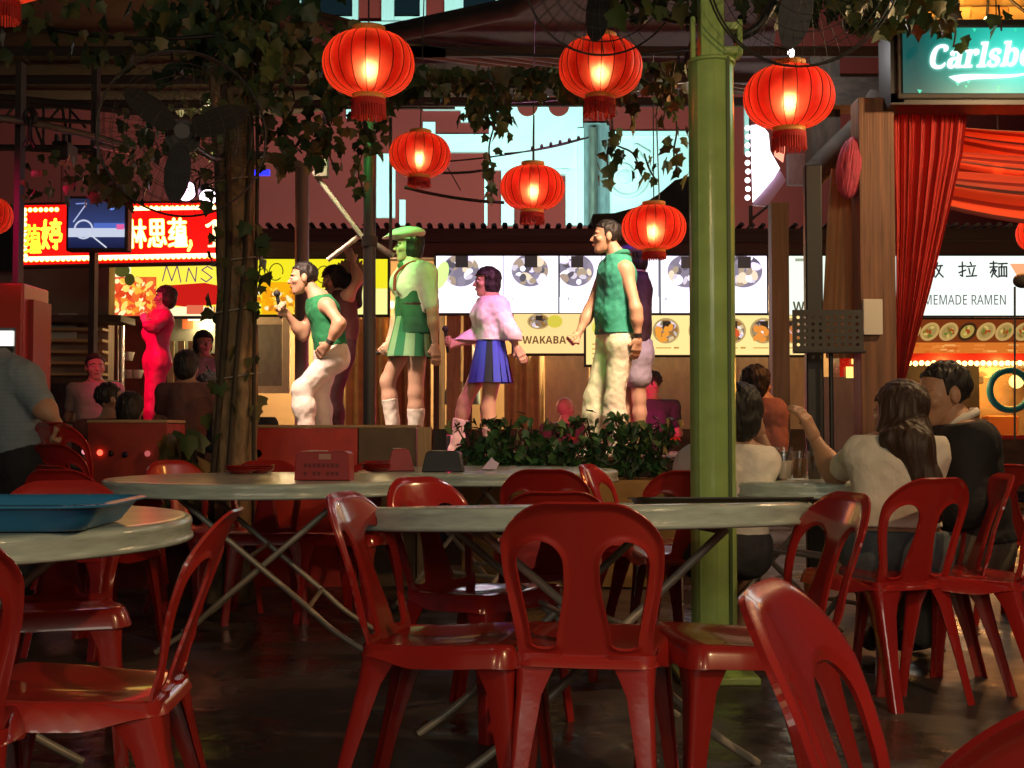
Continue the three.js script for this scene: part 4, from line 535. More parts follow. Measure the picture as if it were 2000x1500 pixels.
// ------------------------------------------------------------------ running-text board, screen, kiosk
{ const d = 11.2, tx = canvasTex(1640, 460, (c, w, h) => {
    c.fillStyle = '#b00806'; c.fillRect(0, 0, w, h); for (let k = 0; k < 1400; k++) { c.fillStyle = k % 2 ? '#d80c08' : '#8a0404'; c.fillRect(rr(0, w), rr(0, h), 6, 6); }
    c.fillStyle = '#fff0b0'; const dot = (x, y, r = 15) => { c.fillStyle = '#ffb02a'; c.beginPath(); c.arc(x, y, r + 5, 0, 7); c.fill(); c.fillStyle = '#fff6c8'; c.beginPath(); c.arc(x, y, r, 0, 7); c.fill(); };
    for (let x = 30; x < w; x += 40) { if (x < 310 || x > 790) dot(x, 36); dot(x, h - 40, 17); } for (let y = 70; y < h - 60; y += 40) dot(28, y); c.fillStyle = '#fff2b8'; c.fillRect(30, h - 62, w, 22); c.fillRect(800, 30, w, 24);
    const Y = '#ffe06a'; glyph(c, 'ting', 150, 110, 150, 240, 26, '#ffd23a'); glyph(c, 'yun', 20, 150, 120, 230, 22, '#ffb62a'); for (const [n, x] of [['lin', 800], ['si', 960], ['yun', 1115]]) { glyph(c, n, x, 120, 140, 230, 30, '#ffc23a'); glyph(c, n, x, 120, 140, 230, 20, '#fff3b4'); } stroke(c, [[1285, 300], [1290, 330], [1268, 372]], 24, Y); c.fillStyle = '#fff0a8'; c.font = 'bold 300px serif'; c.fillText('1', 1390, 350); c.fillStyle = Y; c.font = 'bold 250px serif'; c.fillText('7', 1540, 330); });
  const o = pixelSign('led_board', 'red running-text board with yellow characters and bulb border at left', 48, 398, 458, 513, d, glowMap(tx, 3.2, [1, .9, .8]), 1.9, 0xff1408); o.rotation.z = .034; o.rotation.y = .1;
  const d2 = 10.4, t = pixelSign('tv_screen', 'small bluish television screen hung in front of the running-text board', 133, 388, 244, 484, d2, glowMap(canvasTex(444, 384, (c, w, h) => { const g = c.createLinearGradient(0, 0, 0, h); g.addColorStop(0, '#2a3050'); g.addColorStop(.55, '#3a4a86'); g.addColorStop(1, '#182048'); c.fillStyle = g; c.fillRect(0, 0, w, h); c.fillStyle = '#dfe8ff'; c.fillRect(0, 230, w, 70); c.fillStyle = '#5a78d8'; c.fillRect(200, 190, 244, 40); c.strokeStyle = '#dfe6ff'; c.lineWidth = 14; c.beginPath(); c.arc(120, 240, 70, 0, 7); c.stroke(); stroke(c, [[140, 40], [40, 180]], 10, '#c8d4ff'); stroke(c, [[60, 40], [140, 36]], 10, '#8aa0f0'); stroke(c, [[160, 270], [300, 380]], 12, '#e8eeff'); c.fillStyle = '#ff6ab0'; c.fillRect(380, 200, 60, 40); c.fillStyle = '#7aa0ff'; c.beginPath(); c.arc(340, 60, 30, 0, 7); c.fill(); }), .8), .6, 0x8aa4ff); part('hanger', rod(P(188, 388, d2 + .1), P(186, 200, d2 + .1), .015), M.black, t); }
{ const o = thing('drink_kiosk', 'orange-red cabinet with a bright white screen at the left edge', 'cabinet', P(0, 930, 9)); part('cabinet_body', boxAt(-80, 552, 46, 940, 9, .5, .02), mat(.55, .05, .025, .4), o); part('side_panel', boxAt(48, 585, 66, 940, 9.1, .35), mat(.3, .02, .015, .5), o); part('screen_frame', boxAt(-70, 640, 30, 712, 8.98, .03), M.chrome, o); part('screen', boxAt(-70, 646, 24, 675, 8.96, .02), glow(1.4, 1.4, 1.35), o); part('screen', boxAt(-70, 690, 24, 709, 8.96, .02), glow(1.3, 1.3, 1.25), o); part('screen_strip', boxAt(-70, 676, 24, 689, 8.965, .02), M.dark, o); part('can', rod(P(57, 590, 9.2), P(57, 568, 9.2), .03), M.steel, o); }
single('light_strip', boxAt(486, 331, 526, 342, 9.6, .03), glow(.05, .06, 2.6), 'short blue glowing light strip right of the trunk', 'lamp'); area(0x2030ff, 2, .16, .04, P(506, 337, 9.55), V(0, 0, 1));
// ------------------------------------------------------------------ people: one continuous body from tapered bones, clothes as their own meshes over it
const smin = (a, b, k) => { const h = Math.max(k - Math.abs(a - b), 0) / k; return Math.min(a, b) - h * h * k * .25; };
function fieldOf(bones, k) {
  const B = bones.map(([a, b, ra, rb]) => { const x = b.x - a.x, y = b.y - a.y, z = b.z - a.z; return [a.x, a.y, a.z, x, y, z, 1 / (x * x + y * y + z * z + 1e-9), ra, rb - ra]; });
  return (x, y, z) => { let d = 9; for (const q of B) { const dx = x - q[0], dy = y - q[1], dz = z - q[2]; let t = (dx * q[3] + dy * q[4] + dz * q[5]) * q[6]; t = t < 0 ? 0 : t > 1 ? 1 : t; const ex = dx - q[3] * t, ey = dy - q[4] * t, ez = dz - q[5] * t, e = Math.sqrt(ex * ex + ey * ey + ez * ez) - q[7] - q[8] * t; d = d > 8 ? e : smin(d, e, k); } return d; };
}
function bounds(bones, pad) { const b = new THREE.Box3(); for (const [a, c, r, s] of bones) { const m = Math.max(r, s) + pad; b.expandByPoint(a.clone().addScalar(m)); b.expandByPoint(a.clone().addScalar(-m)); b.expandByPoint(c.clone().addScalar(m)); b.expandByPoint(c.clone().addScalar(-m)); } return b; }
const mix = (a, b, t) => a.clone().lerp(b, t);
const inflate = (bones, r) => bones.map(([a, b, x, y]) => [a, b, x + r, y + r]);
const SKIN = [worn(.50, .29, .19, .5, .0), worn(.42, .23, .14, .5, .0), worn(.56, .36, .25, .5, .0)];
const HAIR = [mat(.012, .009, .008, .6, { bumpMap: tWood, bumpScale: .004 }), mat(.04, .02, .011, .58, { bumpMap: tWood, bumpScale: .004 })];
const CL = (r, g, b, rough = .85) => worn(r, g, b, rough, .05, { bumpMap: tFine, bumpScale: .0015, sheen: .2, sheenRoughness: .6 });
const EYEW = mat(.6, .57, .52, .3), EYED = mat(.01, .008, .007, .2), LIP = mat(.36, .10, .08, .5);
function headParts(o, c, face, up, s, skin, hair, style, cell) { // face: where the nose points
  const f = face.clone().normalize(), l = new THREE.Vector3().crossVectors(up, f).normalize(), u = new THREE.Vector3().crossVectors(f, l).normalize();
  const loc = fn => (x, y, z) => { const dx = (x - c.x) / s, dy = (y - c.y) / s, dz = (z - c.z) / s; return s * fn(dx * l.x + dy * l.y + dz * l.z, dx * u.x + dy * u.y + dz * u.z, dx * f.x + dy * f.y + dz * f.z); };
  const el = (x, y, z, a, b, d, p, q, r) => { const k = Math.hypot((x - a) / p, (y - b) / q, (z - d) / r); return (k - 1) * Math.min(p, q, r); };
  const cap = (x, y, z, a, b, r0, r1) => { const q = V(b[0] - a[0], b[1] - a[1], b[2] - a[2]), p = V(x - a[0], y - a[1], z - a[2]), t = clamp(p.dot(q) / q.lengthSq()); return p.addScaledVector(q, -t).length() - lerp(r0, r1, t); };
  const head = (x, y, z) => { const ax = Math.abs(x); let d = el(x, y, z, 0, .035, -.012, .076, .088, .096); d = smin(d, el(x, y, z, 0, -.045, .03, .056, .07, .06), .045); d = smin(d, el(x, y, z, 0, -.098, .062, .026, .02, .02), .03);
    d = smin(d, cap(x, y, z, [0, .018, .084], [0, -.022, .108], .009, .0135), .014); d = smin(d, el(ax, y, z, .034, .03, .076, .026, .009, .012), .014); d = smin(d, el(ax, y, z, .045, -.02, .06, .024, .02, .022), .02); d = Math.max(d, -el(ax, y, z, .033, .008, .096, .017, .010, .012));
    d = smin(d, el(x, y, z, 0, -.052, .086, .022, .0065, .012), .006); d = smin(d, el(x, y, z, 0, -.064, .084, .019, .006, .012), .006); d = smin(d, el(ax, y, z, .078, -.004, -.012, .012, .032, .02), .01); return d; };
  const H = loc(head), R = .15 * s, lo = c.clone().addScalar(-R), hi = c.clone().addScalar(R), skinGeo = nets(H, lo, hi, cell * .55);
  const to = (x, y, z) => c.clone().addScaledVector(l, x * s).addScaledVector(u, y * s).addScaledVector(f, z * s);
  for (const e of [-1, 1]) { part('eye', sphere(to(e * .033, .007, .082), .0115 * s, 1, .8, 1), EYEW, o); part('iris', sphere(to(e * .033, .006, .0905), .0055 * s), EYED, o); part('eyebrow', tube([to(e * .016, .028, .092), to(e * .034, .034, .088), to(e * .053, .027, .074)], .0035 * s, 8, 5), hair, o); }
  part('lips', tube([to(-.02, -.058, .092), to(0, -.055, .1), to(.02, -.058, .092)], .005 * s, 10, 6), LIP, o);
  if (style) { const grain = (x, y, z) => .005 * n3(x * 60, y * 14, z * 60) + .004 * n3(x * 25 + 3, y * 25, z * 25);
    const cutFace = (x, y, z, yb) => Math.min(z - (.052 + .2 * (y - yb)), 9);
    const styles = {
      short: (x, y, z) => { let d = el(x, y, z, 0, .042, -.014, .083, .094, .103) + 1.5 * grain(x, y, z); d = Math.max(d, -(y - (-.055 + .0 * z))); const front = Math.max(-(z - .03), y - .062 - .25 * Math.abs(x) * 0); d = Math.max(d, -Math.max(-(z - .018 - .35 * (y - .0)), y - .07) * -1 < 0 ? d : d); const m = Math.max(.02 - z + .10 * Math.max(0, y), y - .056 - .42 * Math.max(0, z - .015)); return Math.max(d, -m); },
      bob: (x, y, z) => { let d = el(x, y, z, 0, .036, -.018, .100, .108, .116) + grain(x, y, z) * 1.4; d = smin(d, el(x, y, z, 0, -.05, -.045, .088, .07, .07) + grain(x, y, z), .04); const m = Math.max(.028 - z, y - .058); return Math.max(d, -m); },
      bald: null,
    };
    styles.long = (x, y, z) => { let d = el(x, y, z, 0, .04, -.016, .094, .102, .112) + grain(x, y, z); const m = Math.max(.03 - z, y - .062); return Math.max(d, -m); };
    styles.tail = styles.short;
    if (styles[style]) { const q = .22 * s; part('hair', nets(loc(styles[style]), c.clone().addScalar(-.15 * s), c.clone().addScalar(.15 * s), cell * .6), hair, o); }
  }
  return { skinGeo, to, f, l, u };
}
function handBones(w, h, nrm, mode, s) { // wrist, knuckle direction point, palm normal
  const f = h.clone().sub(w).normalize(), n = nrm.clone().addScaledVector(f, -nrm.dot(f)).normalize(), sd = new THREE.Vector3().crossVectors(f, n).normalize(), B = [], q = (a, b, c) => w.clone().addScaledVector(f, a * s).addScaledVector(sd, b * s).addScaledVector(n, c * s);
  B.push([w, q(.03, 0, 0), .025 * s, .024 * s]); for (const b of [-.026, -.009, .009, .026]) B.push([q(.02, b * .6, 0), q(.085, b, 0), .019 * s, .0145 * s]);
  const curl = mode === 'fist' ? [1.5, 3.0, 4.2] : mode === 'grip' ? [1.15, 2.4, 3.5] : [.25, .6, .95], L = [.036, .043, .045, .04];
  [.030, .0105, -.0095, -.028].forEach((b, i) => { let p = q(.088, b, 0), a = 0; const seg = [.042, .027, .022].map(x => x * (L[3 - i] / .045)); for (let k = 0; k < 3; k++) { a = curl[k]; const e = p.clone().addScaledVector(f, Math.cos(a) * seg[k] * s).addScaledVector(n, Math.sin(a) * seg[k] * s); B.push([p, e, (.0092 - k * .0006) * s, (.0088 - k * .0008) * s]); p = e; } });
  const t0 = q(.03, -.026, .006), t1 = q(.058, -.05, .018), t2 = mode === 'open' ? q(.09, -.058, .026) : q(.08, -.036, .045); B.push([t0, t1, .015 * s, .0105 * s], [t1, t2, .0105 * s, .0085 * s]); return B;
}
function person(label, d, J, o = {}) {
  const s = o.s ?? 1, cell = o.cell ?? .016, j = {}; for (const k in J) { const [x, y, dz = 0] = J[k]; j[k] = P(x, y, d - dz); }
  const mid = (a, b) => mix(a, b, .5), foot = o.base ? P(o.base[0], o.base[1] ?? 900, d) : mid(j.aL, j.aR); foot.y = o.floor ?? 0;
  const g = thing('person', label, 'person', foot, o.group), ax = j.sL.clone().sub(j.sR).normalize(), hx = j.hL && j.hR ? j.hL.clone().sub(j.hR).normalize() : ax, N = j.neck, W = j.waist, pv = j.pelvis;
  const C = mix(N, W, .32), B = [], torso = [];
  for (const t of [-1, 1]) { const c1 = C.clone().addScaledVector(ax, t * .075 * s), w1 = W.clone().addScaledVector(mix(ax, hx, .5), t * .055 * s), p1 = pv.clone().addScaledVector(hx, t * .075 * s); torso.push([c1, w1, .098 * s, (o.slim ? .078 : .092) * s], [w1, p1, (o.slim ? .078 : .092) * s, .108 * s]); torso.push([mix(N, C, .15), t > 0 ? j.sL : j.sR, .055 * s, .052 * s]); }
  torso.push([mix(N, C, .25), C, .07 * s, .1 * s]); if (o.bust) { const fw = o.face.clone().setY(0).normalize(); for (const t of [-1, 1]) { const c = mix(N, W, .48).addScaledVector(ax, t * .07 * s).addScaledVector(fw, .075 * s); torso.push([c, c.clone().add(V(0, .001, 0)), .06 * s, .06 * s]); } }
  const upArm = [], foreArm = [], thigh = [], calf = [], foots = [];
  for (const k of ['L', 'R']) {
    upArm.push([j['s' + k], j['e' + k], .05 * s, .04 * s]); foreArm.push([j['e' + k], mix(j['e' + k], j['w' + k], .35), .04 * s, .039 * s], [mix(j['e' + k], j['w' + k], .35), j['w' + k], .039 * s, .026 * s]);
    if (j['k' + k]) { const hip = pv.clone().addScaledVector(hx, (k === 'L' ? 1 : -1) * .085 * s); thigh.push([j['h' + k] && 0 ? j['h' + k] : hip, j['k' + k], .092 * s, .056 * s]); calf.push([j['k' + k], mix(j['k' + k], j['a' + k], .3), .054 * s, .056 * s], [mix(j['k' + k], j['a' + k], .3), j['a' + k], .056 * s, .034 * s]); if (j['t' + k]) foots.push([j['a' + k].clone().add(V(0, -.03 * s, 0)), j['t' + k], .04 * s, .032 * s]); }
  }
  const neckB = [mix(N, j.head, -.1), mix(N, j.head, .62), .056 * s, .052 * s], all = [...torso, neckB, ...upArm, ...foreArm, ...thigh, ...calf, ...foots], F = fieldOf(all, .045 * s), bb = bounds(all, cell * 2);
  const geos = [nets(F, bb.min, bb.max, cell)], HP = headParts(g, j.head, o.face, o.up ?? V(0, 1, 0), s * (o.hs ?? 1), SKIN[o.skin ?? 0], o.hairM ?? HAIR[0], o.hair, o.hcell ?? .011); geos.push(HP.skinGeo);
  for (const k of ['L', 'R']) if (j['f' + k]) { const hb = handBones(j['w' + k], j['f' + k], (o['n' + k] ?? V(0, 0, -1)), o['m' + k] ?? 'relaxed', s), b2 = bounds(hb, .012); geos.push(nets(fieldOf(hb, .012), b2.min, b2.max, o.hand ?? .006)); }
  part('body', join(geos), SKIN[o.skin ?? 0], g);
  const X = { j, torso, upArm, foreArm, thigh, calf, foots, neckB, s, HP, pv, W, N, C, ax, hx, g, cell };
  for (const c of o.wear ?? []) c(X); return X;
}
const wr = (x, y, z) => .009 * n3(x * 9, y * 6, z * 9) + .005 * n3(x * 26 + 5, y * 22, z * 26);
function garment(name, X, bones, r, m, cuts = [], k = .05) { const b = inflate(bones, r * X.s), f0 = fieldOf(b, k * X.s), f = (x, y, z) => { let d = f0(x, y, z) + wr(x, y, z); for (const c of cuts) d = Math.max(d, c(x, y, z)); return d; }, bb = bounds(b, .03); return part(name, nets(f, bb.min, bb.max, X.cell * .85), m, X.g); }
const below = (p, n) => (x, y, z) => -((x - p.x) * n.x + (y - p.y) * n.y + (z - p.z) * n.z); // cut away what lies behind the plane's normal
const upper = (X, t) => X.upArm.map(([a, b, r, q]) => [a, mix(a, b, t), r, lerp(r, q, t)]);
const top = (m, o = {}) => X => { const cutS = !o.sleeve && !o.long; const dn = X.N.clone().sub(X.pv).normalize(), hem = mix(X.W, X.pv, o.hem ?? .6); const b = X.torso.map((t, i) => cutS && (i === 2 || i === 5) ? [t[0], mix(t[0], t[1], .5), t[2], t[3] - .008] : t); if (o.sleeve) b.push(...upper(X, o.sleeve)); if (o.long) b.push(...X.upArm, ...X.foreArm.map(([a, c, r, q]) => [a, c, r, q + .006])); const cuts = [below(hem, dn)]; if (!o.high) { const nk = X.N.clone().addScaledVector(dn, -.005); cuts.push((x, y, z) => (x - nk.x) * dn.x + (y - nk.y) * dn.y + (z - nk.z) * dn.z - .02); } garment(o.name ?? 'shirt', X, b, o.r ?? .014, m, cuts); };
const trousers = (m, o = {}) => X => { const dn = X.N.clone().sub(X.pv).normalize(), w = mix(X.W, X.pv, .45); const cut = (x, y, z) => (x - w.x) * dn.x + (y - w.y) * dn.y + (z - w.z) * dn.z; garment(o.name ?? 'trousers', X, [...X.torso.filter((_, i) => i == 1 || i == 4), ...X.thigh.map(([a, b, r, q]) => [a, o.short ? mix(a, b, o.short) : b, r, o.short ? lerp(r, q, o.short) + .012 : q + .008]), ...(o.short ? [] : X.calf.map(([a, b, r, q]) => [a, b, r + .004, q + (o.flare ?? .022)]))], o.r ?? .016, m, [cut]); };
const shoes = m => X => { if (X.foots.length) for (const f of X.foots) garment('shoe', X, [f], .012, m); };
const boots = (m, t) => X => X.calf.forEach(([a, b, r, q], i) => { if (i % 2) { const A = mix(X.calf[i - 1][0], b, t); garment('boot', X, [[A, b, r + .002, q + .006], X.foots[(i - 1) / 2] ?? [b, b.clone().add(V(-.1, -.05, 0)), q, q]], .012, m, [(x, y, z) => { const n = A.clone().sub(b).normalize(); return (x - A.x) * n.x + (y - A.y) * n.y + (z - A.z) * n.z; }]); } });
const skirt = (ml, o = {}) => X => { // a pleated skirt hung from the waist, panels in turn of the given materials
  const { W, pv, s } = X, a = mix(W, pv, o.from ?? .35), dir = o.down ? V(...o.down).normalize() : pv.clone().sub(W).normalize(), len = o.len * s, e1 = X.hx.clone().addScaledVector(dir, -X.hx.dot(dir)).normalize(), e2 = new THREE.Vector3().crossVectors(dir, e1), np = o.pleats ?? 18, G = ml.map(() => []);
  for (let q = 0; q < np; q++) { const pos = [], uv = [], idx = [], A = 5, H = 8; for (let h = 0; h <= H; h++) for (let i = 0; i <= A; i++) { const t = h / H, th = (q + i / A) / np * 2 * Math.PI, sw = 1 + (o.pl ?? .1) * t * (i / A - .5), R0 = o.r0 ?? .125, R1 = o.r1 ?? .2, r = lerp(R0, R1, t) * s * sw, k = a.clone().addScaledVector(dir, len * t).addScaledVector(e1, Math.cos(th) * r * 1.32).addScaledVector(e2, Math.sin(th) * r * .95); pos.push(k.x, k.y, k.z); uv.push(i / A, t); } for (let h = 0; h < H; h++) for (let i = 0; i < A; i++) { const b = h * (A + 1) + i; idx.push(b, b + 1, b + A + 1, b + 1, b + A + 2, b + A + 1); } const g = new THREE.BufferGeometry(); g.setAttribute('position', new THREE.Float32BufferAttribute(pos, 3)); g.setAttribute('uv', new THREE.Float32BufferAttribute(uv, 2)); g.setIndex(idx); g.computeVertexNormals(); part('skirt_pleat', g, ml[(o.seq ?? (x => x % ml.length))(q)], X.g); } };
const mic = k => X => { const w = X.j['w' + k], f = X.j['f' + k], d = f.clone().sub(w).normalize(), c = w.clone().addScaledVector(d, .09 * X.s), up = X.mu?.[k] ?? V(-.25, .96, .1).normalize(), o = thing('microphone', 'black hand microphone held by ' + X.micOf, 'microphone', c.clone()); part('handle', rod(c.clone().addScaledVector(up, -.09), c.clone().addScaledVector(up, .085), .012, .015), M.black, o); part('mic_head', sphere(c.clone().addScaledVector(up, .105), .027), M.dark, o); };
const withMic = (k, up, who) => X => { X.mu = { [k]: V(...up).normalize() }; X.micOf = who; mic(k)(X); };
const wristband = (k, m) => X => { const w = X.j['w' + k], e = X.j['e' + k], d = w.clone().sub(e).normalize(); part('wrist_watch', rod(w.clone().addScaledVector(d, -.035), w.clone().addScaledVector(d, -.005), .032 * X.s, .03 * X.s, 16), m, X.g); };
const LEFTW = V(-1, 0, .12), STAGE = .76;
// the stage
{ const o = thing('stage', 'low dark stage the dancers perform on', 'stage', V(P(760, 886, 9.6).x, 0, -9.6)), x0 = P(215, 886, 9.6).x, x1 = P(1430, 886, 9.6).x, w = x1 - x0; for (let k = 0; k < 12; k++) part('deck_board', box(w, .03, .18, (x0 + x1) / 2, STAGE - .015 + (k % 3) * .001, -8.78 - k * .185, .004), M.brown, o); part('skirt', box(w, STAGE - .035, .05, (x0 + x1) / 2, (STAGE - .035) / 2, -8.72), M.dark, o); part('frame', box(w, .06, 2.1, (x0 + x1) / 2, STAGE - .065, -9.8), M.dark, o); }
const F_ = V(-1, 0, .1);
// four singers in front
person('man bent forward in a green tank top and white trousers, singing', 9.4, { head: [592, 545], neck: [624, 583], waist: [642, 650], pelvis: [648, 695], sL: [640, 598, .17], sR: [618, 592, -.17], eL: [664, 632, .26], wL: [642, 672, .24], fL: [626, 688, .2], eR: [592, 655, -.16], wR: [562, 615, -.06], fR: [548, 602, -.03], kL: [590, 762, .1], aL: [604, 868, .12], tL: [578, 880, .12], kR: [622, 772, -.12], aR: [640, 868, -.12], tR: [615, 880, -.12] },
  { face: V(-1, -.05, .15), up: V(-.28, .96, 0), hair: 'short', skin: 0, floor: STAGE, hand: .005, cell: .014, mR: 'grip', nR: V(.2, .3, 1), nL: V(0, 0, -1), base: [620], wear: [top(CL(.015, .20, .075), { hem: .72, name: 'tank_top' }), trousers(CL(.78, .72, .66), { flare: .022, r: .01 }), shoes(M.paper), withMic('R', [-.15, .95, .1], 'the bent man in the tank top'), wristband('L', M.dark)] });
person('woman in a white flat cap, pale blouse and green pleated skirt', 9.3, { head: [797, 483], neck: [806, 515], waist: [806, 605], pelvis: [806, 655], sL: [834, 532, .13], sR: [796, 528, -.15], eL: [845, 608, .2], wL: [850, 672, .2], fL: [852, 700, .2], eR: [782, 600, -.16], wR: [758, 672, -.08], fR: [742, 694, -.04], kL: [812, 768, .07], aL: [812, 862, .07], tL: [788, 880, .07], kR: [757, 745, -.08], aR: [770, 850, -.1], tR: [745, 872, -.1] },
  { s: .95, slim: 1, bust: 1, face: V(-1, .02, .25), hair: 'bob', skin: 2, floor: STAGE, hand: .005, cell: .014, mR: 'grip', nR: V(.3, .2, 1), nL: V(-.3, 0, -1), base: [800], wear: [top(CL(.66, .66, .56), { hem: .3, sleeve: .85, r: .022, name: 'blouse' }), X => garment('waistcoat', X, X.torso.filter((_, i) => i == 0 || i == 1 || i == 3 || i == 4), .026, CL(.02, .12, .05), [(x, y) => y - mix(X.N, X.W, .62).y, (x, y) => X.pv.y - y]), X => garment('sash', X, X.torso.filter((_, i) => i == 0 || i == 3), .034, CL(.05, .012, .01), [(x, y) => y - mix(X.N, X.W, .86).y, (x, y) => mix(X.N, X.W, 1.02).y - y]), skirt([CL(.02, .2, .08), CL(.24, .5, .25)], { len: .32, r0: .13, r1: .185, pleats: 14, from: .3, down: [-.05, -1, 0] }), boots(CL(.72, .7, .62, .5), .32),
    X => { const { to, f, u, l } = X.HP, q = (x, y, z) => to(x, y, z); const geo = new THREE.SphereGeometry(1, 36, 20).scale(.122, .058, .152), m = new THREE.Matrix4().makeBasis(l, u, f); geo.rotateX(.12).scale(X.s, X.s, X.s).applyMatrix4(m).translate(...q(0, .108, .012).toArray()); part('cap', geo, CL(.78, .78, .7), X.g); part('cap_peak', new THREE.SphereGeometry(1, 24, 12).scale(.085, .014, .075).rotateX(.28).applyMatrix4(m).translate(...q(0, .082, .135).toArray()), CL(.74, .74, .66), X.g); part('cap_band', new THREE.CylinderGeometry(.098, .1, .03, 30).scale(.92, 1, 1.1).applyMatrix4(m).translate(...q(0, .072, -.008).toArray()), CL(.6, .58, .5), X.g);
      part('braces', tube([mix(X.N, X.W, .62).addScaledVector(F_, .13).add(V(0, 0, .08)), mix(X.N, X.W, .25).addScaledVector(F_, .115).add(V(0, 0, .085)), X.N.clone().add(V(.03, .0, .1)), mix(X.N, X.W, .3).addScaledVector(F_, -.13).add(V(0, 0, .06)), mix(X.N, X.W, .6).addScaledVector(F_, -.13).add(V(0, 0, .05))], .012, 30, 6), CL(.3, .03, .02), X.g); part('neck_scarf', sphere(X.N.clone().addScaledVector(F_, .06).add(V(0, -.02, .02)), .055, 1, .7, 1), CL(.03, .09, .04), X.g); }, withMic('R', [-.9, -.1, .1], 'the woman in the flat cap')] });
person('girl with black bobbed hair in a pale pink blouse and blue skirt', 10, { head: [950, 552], neck: [962, 583], waist: [958, 655], pelvis: [958, 700], sL: [976, 598, .12], sR: [950, 596, -.14], eL: [996, 645, .18], wL: [1008, 676, .14], fL: [1016, 690, .14], eR: [930, 658, -.1], wR: [892, 672, -.02], fR: [874, 668, 0], kL: [952, 800, .07], aL: [958, 868, .07], tL: [944, 884, .07], kR: [908, 785, -.07], aR: [895, 852, -.08], tR: [884, 880, -.08] },
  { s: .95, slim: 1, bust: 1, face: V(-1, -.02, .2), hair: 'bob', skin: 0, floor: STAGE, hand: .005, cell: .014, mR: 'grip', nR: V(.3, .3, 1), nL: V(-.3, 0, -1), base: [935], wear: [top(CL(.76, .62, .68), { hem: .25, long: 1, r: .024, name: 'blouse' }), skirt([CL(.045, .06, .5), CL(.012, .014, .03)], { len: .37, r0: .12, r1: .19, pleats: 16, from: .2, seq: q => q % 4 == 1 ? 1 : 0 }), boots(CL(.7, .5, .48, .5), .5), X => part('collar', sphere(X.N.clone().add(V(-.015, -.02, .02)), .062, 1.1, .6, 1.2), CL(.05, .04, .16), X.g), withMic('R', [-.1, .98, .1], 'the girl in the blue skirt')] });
person('man in a sleeveless teal shirt and cream trousers walking left', 9.4, { head: [1184, 464], neck: [1208, 503], waist: [1198, 612], pelvis: [1204, 668], sL: [1222, 526, .15], sR: [1184, 522, -.16], eL: [1242, 604, .22], wL: [1246, 660, .2], fL: [1242, 688, .18], eR: [1152, 606, -.16], wR: [1130, 652, -.08], fR: [1112, 668, -.05], kL: [1200, 782, .09], aL: [1206, 880, .1], tL: [1180, 892, .1], kR: [1160, 776, -.09], aR: [1160, 876, -.1], tR: [1134, 890, -.1] },
  { s: 1.04, face: V(-1, .02, .05), up: V(-.05, 1, 0), hair: 'short', skin: 0, floor: STAGE, hand: .005, cell: .014, mR: 'fist', nR: V(.2, .2, 1), nL: V(-.5, 0, -1), base: [1184], wear: [top(CL(.03, .27, .19), { hem: .75, r: .02 }), trousers(CL(.66, .6, .48), { flare: .028, r: .006 }), shoes(M.paper), wristband('L', M.black), X => { part('collar', tube([X.N.clone().add(V(-.06, .0, .05)), X.N.clone().add(V(.02, .035, .075)), X.N.clone().add(V(.07, .035, 0)), X.N.clone().add(V(.02, .035, -.07))], .022, 24, 8), CL(.03, .24, .16), X.g); part('belt', rod(mix(X.W, X.pv, .52), mix(X.W, X.pv, .62), .13, .13, 24), M.black, X.g); }] });
// three behind
person('dancer with dark flung hair half hidden behind the bent man', 10.4, { head: [652, 548], neck: [668, 572], waist: [672, 640], pelvis: [662, 690], sL: [680, 578, .13], sR: [660, 574, -.14], eL: [700, 546, .16], wL: [690, 512, .12], fL: [684, 498, .1], eR: [652, 620, -.2], wR: [640, 660, -.2], fR: [632, 675, -.2], kL: [650, 775, .08], aL: [660, 868, .08], tL: [640, 884, .08], kR: [636, 772, -.08], aR: [644, 866, -.08], tR: [622, 880, -.08] },
  { s: .94, face: V(-.9, -.3, .2), up: V(-.3, .95, 0), hair: 'bob', skin: 0, floor: STAGE, base: [655], wear: [top(CL(.10, .03, .03), { hem: .5, r: .016 }), trousers(CL(.05, .015, .02), {}), X => garment('flung_hair', X, [[X.j.head.clone().add(V(.03, .02, 0)), X.j.head.clone().add(V(.16, -.04, .02)), .085, .08], [X.j.head.clone().add(V(.16, -.04, .02)), X.j.head.clone().add(V(.2, -.2, .03)), .08, .05]], 0, HAIR[0])] });
{ const o = thing('straw_fan', 'large pale green feathered fan held up behind the bent man', 'fan', P(690, 545, 10.55)); const a = P(672, 590, 10.5); for (let k = 0; k < 13; k++) { const t = P(655 + k * 6.5, 500 + Math.abs(k - 5) ** 1.5 * 1.5, 10.5 - k * .008); part('fan_blade', shell((u, v) => Math.hypot(u / .03, (v - .5) / .5) - 1, -.035, .035, 0, 1, 8, 16, (u, v) => { const p = mix(a, t, v); return [p.x + u, p.y, p.z + u * .3]; }, .002), k % 2 ? CL(.30, .27, .14) : CL(.36, .2, .17), o); } }
